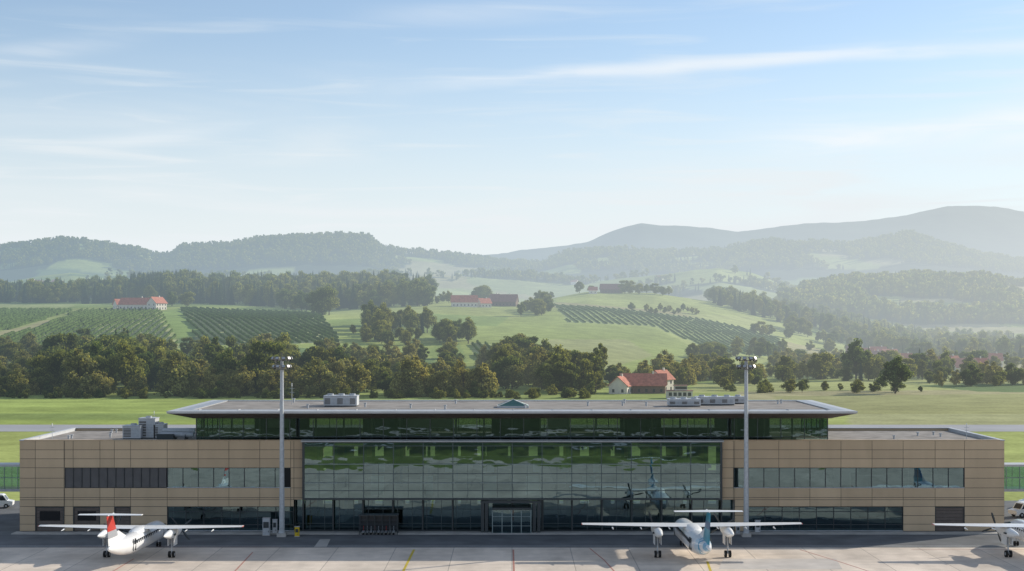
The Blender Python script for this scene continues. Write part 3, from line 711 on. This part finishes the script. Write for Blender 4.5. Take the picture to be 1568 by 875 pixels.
def van(name,X,Y,rz,col,L_=5.2):
    e=empty(name,(X,Y,.01),rz); m=MB()
    prof=[(-L_/2,.45),(L_/2,.45),(L_/2+.05,1.05),(L_/2-.75,1.2),(L_/2-1.35,2.05),(L_/2-1.6,2.15),(-L_/2,2.15)]
    n=len(prof); vs=[(x,-.95,z) for x,z in prof]+[(x,.95,z) for x,z in prof]
    m.add(vs,[tuple(range(n)),tuple(range(2*n-1,n-1,-1))]+[(i,n+i,n+(i+1)%n,(i+1)%n) for i in range(n)],col); m.obj('body',e)
    m=MB()
    for sy in(-1,1):
        y=sy*.957; m.add([(L_/2-1.9,y,1.25),(L_/2-.95,y,1.25),(L_/2-1.4,y,1.95),(L_/2-1.9,y,1.95)],[(0,1,2,3)],'win'); m.add([(-L_/2+.4,y,1.25),(L_/2-2.1,y,1.25),(L_/2-2.1,y,1.95),(-L_/2+.4,y,1.95)],[(0,1,2,3)],'win')
    m.add([(L_/2-.78,-.8,1.26),(L_/2-.78,.8,1.26),(L_/2-1.3,.75,1.98),(L_/2-1.3,-.75,1.98)],[(0,1,2,3)],'win'); m.obj('windows',e)
    m=MB()
    for x in(-L_/2+.9,L_/2-.95):
        for y in(-.9,.9): m.cyl((x,y-.12,.36),(x,y+.12,.36),.36,.36,'rubber',14); m.cyl((x,y-.13,.36),(x,y+.13,.36),.18,.18,'galv',10)
    m.obj('wheels',e)
X,D=gpt(1572,791); van('service_van',X,D,math.radians(200),'white')
X,D=gpt(-6,778); van('service_van',X,D,math.radians(10),'white')
X,D=gpt(1550,785); van('service_van',X+6,D+6,math.radians(180),'white')

# ---------------------------------------------------------------- vegetation prototypes
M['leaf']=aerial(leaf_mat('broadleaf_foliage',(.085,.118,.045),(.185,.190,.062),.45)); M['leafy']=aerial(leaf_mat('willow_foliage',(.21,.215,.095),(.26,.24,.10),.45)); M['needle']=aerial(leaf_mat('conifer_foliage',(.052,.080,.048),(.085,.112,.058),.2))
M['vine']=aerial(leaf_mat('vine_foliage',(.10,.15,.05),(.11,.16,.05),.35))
def quads_mesh(name,parts,trunk):
    V=[];Fc=[];SH=[];MI=[];mats=[];o=0
    for c,nrm,sz,sh,k in parts:
        if k not in mats: mats.append(k)
        n=len(c); nrm=nrm/np.linalg.norm(nrm,axis=1,keepdims=True)
        r=rng.normal(size=(n,3)); t=np.cross(nrm,r); t/=np.linalg.norm(t,axis=1,keepdims=True); b=np.cross(nrm,t)
        sz=np.asarray(sz).reshape(-1,1)*np.ones((n,1)); asp=rng.uniform(.55,1,(n,1))
        q=np.stack([c+t*sz,c+b*sz*asp+nrm*sz*.25,c-t*sz*.9,c-b*sz*asp*.9+nrm*sz*.2],1).reshape(-1,3)
        V.append(q); f=(np.arange(n*4).reshape(-1,4)+o); Fc+=f.tolist(); o+=n*4; SH+=list(sh); MI+=[mats.index(k)]*n
    tb,tf=trunk.v,trunk.f
    V.append(np.array(tb).reshape(-1,3)); Fc+=[tuple(a+o for a in f) for f in tf]; SH+=trunk.sh
    for k in trunk.mats:
        if k not in mats: mats.append(k)
    MI+=[mats.index(trunk.mats[i]) for i in trunk.m]
    me=bpy.data.meshes.new(name); me.from_pydata(np.concatenate(V).tolist(),[],Fc)
    for k in mats: me.materials.append(M[k])
    me.polygons.foreach_set('material_index',MI); a=me.attributes.new('shade','FLOAT','FACE'); a.data.foreach_set('value',SH); me.update(); return me
def ico_core(mb,c,r,k,shade):
    bm=bmesh.new(); bmesh.ops.create_icosphere(bm,subdivisions=1,radius=1)
    vs=[(c[0]+v.co.x*r[0],c[1]+v.co.y*r[1],c[2]+v.co.z*r[2]) for v in bm.verts]; fs=[tuple(v.index for v in f.verts) for f in bm.faces]; bm.free()
    mb.add(vs,fs,k,shade)
def broadleaf(name,hh=1.,rx=.34,base=.12,ncl=26,nl=110,ls=.030,key='leaf',droop=0):
    tr=MB(); tr.cyl((0,0,-.03),(.01,0,.30),.022,.015,'bark',7); tr.cyl((.01,0,.30),(0,.01,.7),.015,.006,'bark',6)
    parts=[]; cz=(1+base)/2; rz_=(1-base)/2
    for i in range(ncl):
        while True:
            p=rng.uniform(-1,1,3)
            if .25<np.linalg.norm(p)<.86: break
        wdt=1.08-.35*max(p[2],0)
        c=np.array([p[0]*rx*wdt,p[1]*rx*wdt,cz+p[2]*rz_]); r=rng.uniform(.20,.42)*rx
        r=np.array([r,r,r*rng.uniform(.7,1.05)])
        if i%2==0: tr.cyl((0,0,.15+.3*rng.rand()),tuple(c),.008,.003,'bark',4,False)
        ico_core(tr,c,r*.68,key,.6)  # inner core darkened in colour to read as shade between the leaves
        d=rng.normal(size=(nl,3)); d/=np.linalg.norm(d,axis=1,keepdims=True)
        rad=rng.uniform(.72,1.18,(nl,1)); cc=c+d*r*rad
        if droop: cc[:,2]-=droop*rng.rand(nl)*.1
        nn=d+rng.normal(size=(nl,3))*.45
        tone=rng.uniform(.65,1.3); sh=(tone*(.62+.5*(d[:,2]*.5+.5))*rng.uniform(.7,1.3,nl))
        parts.append((cc,nn,ls*rng.uniform(.6,1.2,nl),sh,key))
    return quads_mesh(name,parts,tr)
def conifer(name,R=.17,lay=22,per=12):
    tr=MB(); tr.cyl((0,0,-.03),(0,0,.97),.014,.002,'bark',6)
    for l in range(lay):
        t=l/(lay-1); z=.08+.9*t; r=R*(1-t)**.85+.008; 
        m_=max(5,int(per*(1-.5*t)))
        for i in range(m_):
            a=2*math.pi*(i+rng.rand()*.7)/m_; rr=r*rng.uniform(.7,1.15); c,s=math.cos(a),math.sin(a); w_=rr*.42+.006; dz=-rr*rng.uniform(.25,.6)
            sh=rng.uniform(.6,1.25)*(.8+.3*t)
            tr.add([(0,0,z+.02),(c*rr*.6-s*w_,s*rr*.6+c*w_,z+dz*.5),(c*rr,s*rr,z+dz),(c*rr*.6+s*w_,s*rr*.6-c*w_,z+dz*.5)],[(0,1,2),(0,2,3)],'needle',sh)
    tr.cyl((0,0,.1),(0,0,.93),R*.55,.01,'needle',7,False,False)
    return quads_mesh(name,[(np.zeros((1,3)),np.ones((1,3)),.001,[.5],'needle')],tr)
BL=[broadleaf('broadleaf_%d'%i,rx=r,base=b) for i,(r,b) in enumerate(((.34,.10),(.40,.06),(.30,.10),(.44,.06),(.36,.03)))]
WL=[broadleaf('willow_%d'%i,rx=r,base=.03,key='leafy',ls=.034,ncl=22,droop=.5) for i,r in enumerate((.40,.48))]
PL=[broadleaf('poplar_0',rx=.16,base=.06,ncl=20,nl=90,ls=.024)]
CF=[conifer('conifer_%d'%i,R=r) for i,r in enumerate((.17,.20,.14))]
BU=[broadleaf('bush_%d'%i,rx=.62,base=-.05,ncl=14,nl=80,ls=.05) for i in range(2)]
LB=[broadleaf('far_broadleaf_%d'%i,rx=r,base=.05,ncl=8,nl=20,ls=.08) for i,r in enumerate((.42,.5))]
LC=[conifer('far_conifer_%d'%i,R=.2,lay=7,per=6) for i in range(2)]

# ---------------------------------------------------------------- houses
HS=[]
def house(name,x,y,w_,d,h,rh,rz,roof='roof_red',wall='house_wall',dmin=560):
    X,D,z=G(x,y,dmin); HS.append((X,D,w_*.8)); e=empty(name,(X,D,z-.3),rz); m=MB()
    m.box(-w_/2,w_/2,-d/2,d/2,-1.5,h,wall); m.add([(-w_/2,-d/2,h),(-w_/2,d/2,h),(-w_/2,0,h+rh)],[(0,1,2)],wall); m.add([(w_/2,-d/2,h),(w_/2,d/2,h),(w_/2,0,h+rh)],[(0,1,2)],wall); m.obj('walls',e)
    m=MB(); o=.7; s=rh/(d/2)
    for sy in(-1,1):
        y1=sy*(d/2+o); z1=h-o*s
        vs=[(-w_/2-o,0,h+rh+.05),(w_/2+o,0,h+rh+.05),(w_/2+o,y1,z1+.05),(-w_/2-o,y1,z1+.05)]; vs+=[(a,b,c+.22) for a,b,c in vs]
        m.add(vs,[(0,1,2,3),(4,5,6,7),(0,1,5,4),(1,2,6,5),(2,3,7,6),(3,0,4,7)],roof)
    m.box(w_*.2,w_*.2+.8,-.4,.4,h+rh-.6,h+rh+1.2,'house_wall'); m.obj('roof',e)
    m=MB(); n=max(2,int(w_/3))
    for fl in range(max(1,int(h/2.8))):
        for i in range(n):
            a=-w_/2+(i+.5)*w_/n; m.box(a-.5,a+.5,-d/2-.04,-d/2-.003,.9+fl*2.8,2.3+fl*2.8,'win')
        for a in(-d/4,d/4): 
            for sx in(-1,1): m.box(min(sx*w_/2+sx*.003,sx*w_/2+sx*.04),max(sx*w_/2+sx*.003,sx*w_/2+sx*.04),a-.5,a+.5,.9+fl*2.8,2.3+fl*2.8,'win')
    m.obj('windows',e)
R=math.radians
house('farmhouse',208,474,24,11,4.5,5,R(-8)); house('farmhouse',240,475,12,10,6,4.5,R(60)); house('farm_barn',185,473,10,8,4,4,R(40))
house('farmhouse',711,470,22,12,4.5,5.5,R(6)); house('farm_barn',773,469,22,13,4.5,6,R(-10),'roof_brown','wood'); house('farmhouse',741,471,10,9,4,4,R(30),'roof_red'); house('farmhouse',758,463,9,8,4,4,R(-30),'roof_brown')
house('farm_barn',936,449,22,11,4.5,5,R(4),'roof_brown','wood'); house('farmhouse',908,450,8,7,4,3,R(0))
house('farm_barn',985,602,19,11,4,4.5,R(-8),'roof_red','wood'); house('farmhouse',950,603,8,8,4.0,3.5,R(70)); house('farmhouse',1012,600,8,8,6,3.5,R(50),'roof_red')
for x,y,w_ in((1325,552,15),(1345,549,12),(1362,553,13),(1308,549,11),(1437,570,14),(1454,568,12),(1475,574,16),(1494,573,12),(1385,562,10),(1520,562,12),(1420,566,10),(1340,557,10)):
    house('village_house',x,y,w_,9,5.2,4.6,R(random.uniform(-40,40)),random.choice(['roof_red','roof_red','roof_brown']))
for x,y in((60,437),(72,438),(85,437),(92,439),(614,389),(640,391),(655,391),(700,396),(48,436),(1010,430),(880,436)): house('village_house',x,y,16,12,7,5,R(random.uniform(-40,40)),dmin=2600)
X,D=gpt(1040,610); e=empty('airfield_building',(X,D,0)); m=MB(); m.box(-5,5,-3,3,0,3.0,'house_wall'); m.box(-2,3,-2,2,3.2,5.0,'house_wall'); m.box(-5.3,5.3,-3.3,3.3,3.0,3.2,'roof_brown'); m.box(-2.3,3.3,-2.3,2.3,5.0,5.2,'roof_brown'); m.obj('walls',e)
m=MB()
for i in range(5): m.box(-4.5+i*1.9,-3.2+i*1.9,-3.05,-3.003,1,2.4,'win')
m.box(-1.8,2.8,-2.05,-2.003,3.7,4.7,'win'); m.obj('windows',e)

HSA=np.array(HS)
def blocks(X,D):
    dx=np.abs(HSA[:,0]-X); dy=HSA[:,1]-D
    return bool(np.any((dx<HSA[:,2]*.75+3)&(dy<130)&(dy>-12)))
def tree(kind,X,Y,h,z=None,wid=1.,force=False):
    if not force and blocks(X,Y): return
    nm,ms={'b':('broadleaf_tree',BL),'w':('willow_tree',WL),'p':('poplar_tree',PL),'c':('conifer_tree',CF),'u':('bush',BU)}[kind]
    o=bpy.data.objects.new(nm,random.choice(ms)); COL.objects.link(o)
    if z is None: z=TZ(X,Y)
    o.location=(X,Y,z-.2); w_=h*random.uniform(.88,1.15)*wid; o.scale=(w_,w_,h); o.rotation_euler=(0,0,random.uniform(0,6.28)); return o
tp_x=[-250,0,30,60,100,150,200,250,300,320,350,400,450,500,550,600,650,700,740,790,840]; tp_y=[540,548,545,522,500,497,500,512,522,508,510,508,516,512,530,540,545,546,556,545,572]
for i in range(270):
    x=random.uniform(-220,745); D=random.uniform(592,800); X=PX(x,D)
    top=np.interp(x,tp_x,tp_y)+random.uniform(-3,26); z=TZ(X,D); h=PZ(top,D)-z
    h=min(h,24+random.uniform(0,4)); 
    if h<7: h=random.uniform(8,13)
    if D<650: h*=random.uniform(.62,.98)
    tree(random.choice('bbbbbbbbcp' if h>16 else 'bbbww'),X,D,h,z)
for i in range(70):
    x=random.choice([random.uniform(-200,520),random.uniform(-150,300),random.uniform(560,760)]); D=random.uniform(577,600); X=PX(x,D); tree(random.choice('wwbb'),X,D,random.uniform(6,13))
for x,h in((120,20),(268,18),(325,12),(373,13),(635,17),(710,15),(740,14),(490,16),(150,11),(545,15),(615,16),(418,14)): 
    D=578+random.uniform(0,8); tree('w',PX(x,D),D,h)
for i in range(130):
    x=random.uniform(-220,900); D=random.uniform(566,580); tree('u',PX(x,D),D,random.uniform(2.0,4.5))
def cluster(x0,x1,yb0,yb1,n,h0,h1,kinds='b',dmin=560):
    for i in range(n):
        x=random.uniform(x0,x1); X,D,z=G(x,random.uniform(yb0,yb1),dmin); tree(random.choice(kinds),X,D,random.uniform(h0,h1),z)
cluster(560,655,498,515,22,11,19,'bbbbc'); cluster(560,650,515,530,16,8,15,'bb'); cluster(668,718,518,530,10,12,17,'b')
cluster(770,845,476,487,18,9,14,'b'); cluster(800,840,466,474,7,12,17,'b'); cluster(668,690,462,468,4,8,12,'b'); cluster(725,750,455,462,5,14,18,'b')
cluster(430,480,470,478,9,14,20,'b'); cluster(485,505,475,484,4,20,26,'b')
cluster(745,840,560,598,34,13,20,'bbbw'); cluster(845,900,590,604,14,12,20,'bb'); cluster(905,925,588,604,3,19,24,'p'); cluster(845,1000,596,606,16,4,8,'bu')
cluster(1008,1110,572,592,34,9,15,'bbw'); cluster(1100,1180,580,594,18,7,13,'bbw'); cluster(1060,1110,548,560,8,10,14,'b'); cluster(925,1000,584,594,8,8,12,'bw')
for x,y,h in((887,449,14),(845,452,8),(957,450,16),(966,450,15),(905,449,9),(978,450,12),(990,450,10),(1003,451,13),(1015,453,11),(1024,453,10),(967,477,8),(1167,514,14),(1178,514,11),(1155,510,9),(541,512,7)): 
    X,D,z=G(x,y); tree('b',X,D,h,z,1.1,True)
for i in range(12): X,D,z=G(990+i*7,480+random.uniform(-3,3)); tree('b',X,D,random.uniform(5,8),z)
cluster(1200,1240,505,520,10,12,19,'b'); cluster(1110,1150,470,478,6,10,14,'b')
for x,y,h in((1205,583,15),(1257,582,17),(1311,583,22),(1330,583,17),(1371,603,16),(1386,583,14),(1440,586,13),(1487,592,12),(1420,560,18),(1463,545,22),(1477,545,24),(1508,545,26),(1550,590,12)): 
    X,D,z=G(x,y); tree('b',X,D,h,z,1.1)
cluster(1290,1620,556,584,105,8,17,'bbbbcpw'); cluster(1340,1620,540,556,100,12,22,'bbcp'); cluster(1185,1300,556,582,42,6,13,'bbw'); cluster(1110,1420,597,603,22,3,6,'bu')
cluster(1050,1200,538,550,20,6,13,'b'); cluster(1240,1330,518,540,24,8,15,'b'); cluster(1420,1620,583,592,24,6,12,'bw'); cluster(1090,1300,576,586,24,5,10,'bu')
cluster(175,260,474,478,6,3,5,'u'); cluster(145,180,455,470,8,12,16,'bc'); cluster(260,300,462,470,6,10,15,'b')

# ---------------------------------------------------------------- instanced forests
def proto_coll(name,meshes,nm):
    c=bpy.data.collections.new(name)
    for i,me in enumerate(meshes):
        o=bpy.data.objects.new(nm,me); c.objects.link(o)
    return c
C_near=proto_coll('forest_trees',CF+BL[:3],'forest_tree_source')
C_far=proto_coll('far_forest_trees',LC+LB,'far_forest_tree_source')
def scatter(name,P,S,idx,coll):
    n=len(P); me=bpy.data.meshes.new(name); me.from_pydata([tuple(p) for p in P],[],[])
    a=me.attributes.new('scl','FLOAT_VECTOR','POINT'); a.data.foreach_set('vector',np.asarray(S,float).ravel())
    r=np.zeros((n,3)); r[:,2]=rng.uniform(0,6.28,n); a=me.attributes.new('rot','FLOAT_VECTOR','POINT'); a.data.foreach_set('vector',r.ravel())
    a=me.attributes.new('idx','INT','POINT'); a.data.foreach_set('value',np.asarray(idx,np.int32))
    o=bpy.data.objects.new(name,me); COL.objects.link(o)
    ng=bpy.data.node_groups.new(name+'_nodes','GeometryNodeTree'); ng.interface.new_socket('Geometry',in_out='INPUT',socket_type='NodeSocketGeometry'); ng.interface.new_socket('Geometry',in_out='OUTPUT',socket_type='NodeSocketGeometry')
    N=ng.nodes;L=ng.links; gi=N.new('NodeGroupInput'); go=N.new('NodeGroupOutput'); ip=N.new('GeometryNodeInstanceOnPoints'); ci=N.new('GeometryNodeCollectionInfo')
    ci.inputs['Collection'].default_value=coll; ci.inputs['Separate Children'].default_value=True; ci.inputs['Reset Children'].default_value=True
    def na(nm,t): x=N.new('GeometryNodeInputNamedAttribute'); x.data_type=t; x.inputs['Name'].default_value=nm; return x.outputs[0]
    L.new(gi.outputs[0],ip.inputs['Points']); L.new(ci.outputs[0],ip.inputs['Instance']); ip.inputs['Pick Instance'].default_value=True
    L.new(na('idx','INT'),ip.inputs['Instance Index']); L.new(na('rot','FLOAT_VECTOR'),ip.inputs['Rotation']); L.new(na('scl','FLOAT_VECTOR'),ip.inputs['Scale']); L.new(ip.outputs[0],go.inputs[0])
    md=o.modifiers.new('instances','NODES'); md.node_group=ng; return o
def region(n,x0,x1,d0,d1,fn,h0,h1,pc,far=False):
    x=rng.uniform(x0,x1,n); D=np.sqrt(rng.uniform(d0*d0,d1*d1,n)); X=(x-XC)*D/F; k=fn(x,D,X); x,D,X=x[k],D[k],X[k]
    z=terrain(X[None],D[None])[0]; m=len(x); h=rng.uniform(h0,h1,m); w_=h*rng.uniform(.85,1.2,m)
    isc=rng.rand(m)<pc; nc=2 if far else 3; nb=2 if far else 3
    idx=np.where(isc,rng.randint(0,nc,m),nc+rng.randint(0,nb,m))
    return np.stack([X,D,z-.3],1),np.stack([w_,w_,h],1),idx
def fn1(x,D,X): return (D>np.interp(x,[-200,0,170,260,300,430,510,520,660],[1380,1380,1360,1320,1300,1280,1265,1220,1240]))
A=region(1900,-220,662,1200,1560,fn1,15,25,.55)
B=region(420,200,300,1380,1560,fn1,20,28,.9)
def fn2(x,D,X): return (D>np.interp(x,[1085,1200,1300,1420,1600],[1430,1400,1330,1220,1180]))&(D<1750)&(fbm(X/60,D/60,1,2)>.38)
Cc=region(1600,1085,1700,1150,1750,fn2,12,22,.35)
scatter('forest',np.concatenate([A[0],B[0],Cc[0]]),np.concatenate([A[1],B[1],Cc[1]]),np.concatenate([A[2],B[2],Cc[2]]),C_near)
def fn3(x,D,X):
    return forest_mask(X,D,x)
parts=[region(7000,1180,1700,2050,2750,fn3,17,27,.4,True),region(6000,-50,1650,3000,3900,fn3,16,24,.4,True),region(11000,-80,1650,4900,5750,fn3,18,27,.5,True)]
scatter('distant_forest',*[np.concatenate([p[i] for p in parts]) for i in range(3)],C_far)

# ---------------------------------------------------------------- vineyards
def vineyard(poly,s_,sp,name='vineyard',h=1.7,hw=.55):
    V=[];Fc=[];SH=[]
    gx=[G(x,min(max(y,474),560),560) for x,y in poly]; c=np.array([(a[0],a[1]) for a in gx]); cen=c.mean(0)
    d=np.array([cen[0]/cen[1]+s_,1.]); d/=np.linalg.norm(d); nrm=np.array([d[1],-d[0]])
    for k in np.arange(-320,320,sp):
        s=np.arange(-360,360,4.); P=cen+nrm*k+s[:,None]*d; P=P+rng.normal(size=P.shape)*.10
        z=terrain(P[:,0][None],P[:,1][None])[0]; px,py=proj(P[:,0],P[:,1],z); ok=inpoly(px,py,poly)&(P[:,1]>700)&(P[:,1]<1450)
        for i in range(len(s)-1):
            if ok[i] and ok[i+1] and rng.rand()>.03:
                o=len(V); hh=h*rng.uniform(.8,1.1); w_=hw*rng.uniform(.8,1.3)
                for q in(i,i+1):
                    x,y=P[q]; V+= [(x-nrm[0]*w_,y-nrm[1]*w_,z[q]+.2),(x-nrm[0]*w_*.8,y-nrm[1]*w_*.8,z[q]+hh),(x+nrm[0]*w_*.8,y+nrm[1]*w_*.8,z[q]+hh*1.03),(x+nrm[0]*w_,y+nrm[1]*w_,z[q]+.2)]
                Fc+=[(o,o+1,o+5,o+4),(o+1,o+2,o+6,o+5),(o+2,o+3,o+7,o+6),(o,o+3,o+2,o+1),(o+4,o+5,o+6,o+7)]; SH+=[rng.uniform(.7,1.2)]*5
    if not V: return
    me=bpy.data.meshes.new(name); me.from_pydata(V,[],Fc); me.materials.append(M['vine']); a=me.attributes.new('shade','FLOAT','FACE'); a.data.foreach_set('value',SH)
    o=bpy.data.objects.new(name,me); COL.objects.link(o)
vineyard(V0,.30,4.8); vineyard(V1,.16,4.8); vineyard(V2,-.17,4.8); vineyard(V3,-.22,5.6,h=1.0,hw=.45); vineyard(V4,-.10,4.2)

# ---------------------------------------------------------------- world
wd=bpy.data.worlds.new('sky'); scene.world=wd; wd.use_nodes=True; N=wd.node_tree.nodes; L=wd.node_tree.links; bg=N['Background']
sky=N.new('ShaderNodeTexSky'); sky.sky_type='NISHITA'; sky.sun_disc=False; sky.sun_elevation=math.radians(SUN_EL); sky.sun_rotation=math.radians(SUN_AZ); sky.air_density=1.0; sky.dust_density=.5; sky.ozone_density=2.5; sky.altitude=300
tc=N.new('ShaderNodeTexCoord')
def mth(op,a,b=None,c=None,clamp=False):
    n=N.new('ShaderNodeMath'); n.operation=op; n.use_clamp=clamp
    for i,v in enumerate((a,b,c)):
        if v is None: continue
        if isinstance(v,(int,float)): n.inputs[i].default_value=v
        else: L.new(v,n.inputs[i])
    return n.outputs[0]
def nz(scale,rot,vec_sc,det=6,dist=.3,off=0):
    mp=N.new('ShaderNodeMapping'); mp.inputs['Rotation'].default_value=rot; mp.inputs['Scale'].default_value=vec_sc; mp.inputs['Location'].default_value=(off,off,off); L.new(tc.outputs['Generated'],mp.inputs[0])
    n=N.new('ShaderNodeTexNoise'); n.inputs['Scale'].default_value=scale; n.inputs['Detail'].default_value=det; n.inputs['Distortion'].default_value=dist; L.new(mp.outputs[0],n.inputs['Vector']); return n.outputs['Fac']
def ramp(x,a,b,lo=0,hi=1):
    r=N.new('ShaderNodeMapRange'); r.interpolation_type='SMOOTHSTEP'; r.inputs[1].default_value=a; r.inputs[2].default_value=b; r.inputs[3].default_value=lo; r.inputs[4].default_value=hi; L.new(x,r.inputs[0]); return r.outputs[0]
tilt=math.radians(-5)
c1=ramp(nz(2.0,(0,tilt,0),(1.3,1.3,10),8,.5),.45,.74,0,.36)
c2=ramp(nz(5.0,(0,tilt,0),(1.2,1.2,16),8,.8,3.),.50,.76,0,.28)
tot=mth('ADD',mth('ADD',c1,c2),.13)
sxyz=N.new('ShaderNodeSeparateXYZ'); L.new(tc.outputs['Generated'],sxyz.inputs[0])
tot=mth('ADD',tot,ramp(sxyz.outputs['Z'],.0,.22,.92,.0))
def streak(A,B,wpx,strength,x0,x1,nseed):
    a=Vector(((A[0]-XC)/F,1,(YH-A[1])/F)); b=Vector(((B[0]-XC)/F,1,(YH-B[1])/F)); n=a.cross(b).normalized()
    dp=N.new('ShaderNodeVectorMath'); dp.operation='DOT_PRODUCT'; L.new(tc.outputs['Generated'],dp.inputs[0]); dp.inputs[1].default_value=n
    wob=mth('MULTIPLY_ADD',nz(6,(0,0,0),(1,1,1),3,.2,nseed),.016,-.008)
    d=mth('ABSOLUTE',mth('ADD',dp.outputs['Value'],wob)); g_=ramp(d,0,wpx/F,1,0)
    e0=ramp(sxyz.outputs['X'],(x0-XC)/F,(x0-XC)/F+.12,0,1); e1=ramp(sxyz.outputs['X'],(x1-XC)/F-.10,(x1-XC)/F,1,0)
    up_=ramp(sxyz.outputs['Y'],0,.3,0,1)
    tex=ramp(nz(7,(0,tilt,0),(1,1,9),8,.8,nseed+5),.33,.65,.2,1)
    r=g_
    for q in(e0,e1,up_,tex): r=mth('MULTIPLY',r,q)
    return mth('MULTIPLY',r,strength)
mx=N.new('ShaderNodeMixRGB'); L.new(mth('MULTIPLY',tot,1.0,clamp=True),mx.inputs[0]); L.new(sky.outputs[0],mx.inputs[1]); mx.inputs[2].default_value=(5.55,5.9,6.1,1)
st_=None
for s in(streak((560,135),(1568,68),18,.6,540,1900,1.),streak((1100,216),(1568,192),42,.9,1060,1900,4.),streak((100,215),(440,185),16,.45,60,470,7.),streak((0,85),(260,55),26,.3,-300,300,9.),streak((760,185),(900,178),9,.45,740,930,12.),streak((880,148),(930,160),14,.3,860,960,14.),streak((560,30),(900,15),30,.3,480,1000,17.)):
    st_=s if st_ is None else mth('ADD',st_,s)
mx2=N.new('ShaderNodeMixRGB'); L.new(mth('MULTIPLY',st_,1.0,clamp=True),mx2.inputs[0]); L.new(mx.outputs[0],mx2.inputs[1]); mx2.inputs[2].default_value=(6.35,6.5,6.6,1)
L.new(mx2.outputs[0],bg.inputs[0]); bg.inputs[1].default_value=.15

sl=bpy.data.lights.new('sun','SUN'); sl.energy=5.0; sl.angle=math.radians(.5); sl.color=(1,.93,.81)
so=bpy.data.objects.new('sun',sl); COL.objects.link(so); e_=math.radians(SUN_EL); a_=math.radians(SUN_AZ)
so.rotation_euler=Vector((math.sin(a_)*math.cos(e_),math.cos(a_)*math.cos(e_),math.sin(e_))).to_track_quat('Z','Y').to_euler(); so.location=(0,0,300)
cd=bpy.data.cameras.new('camera'); co=bpy.data.objects.new('camera',cd); COL.objects.link(co); co.location=(0,0,H); co.rotation_euler=(math.radians(90),0,0)
cd.lens=F/1568*36; cd.sensor_width=36; cd.shift_y=(YH-437.5)/1568; cd.clip_start=1; cd.clip_end=40000; scene.camera=co
print('objects',len(bpy.data.objects))
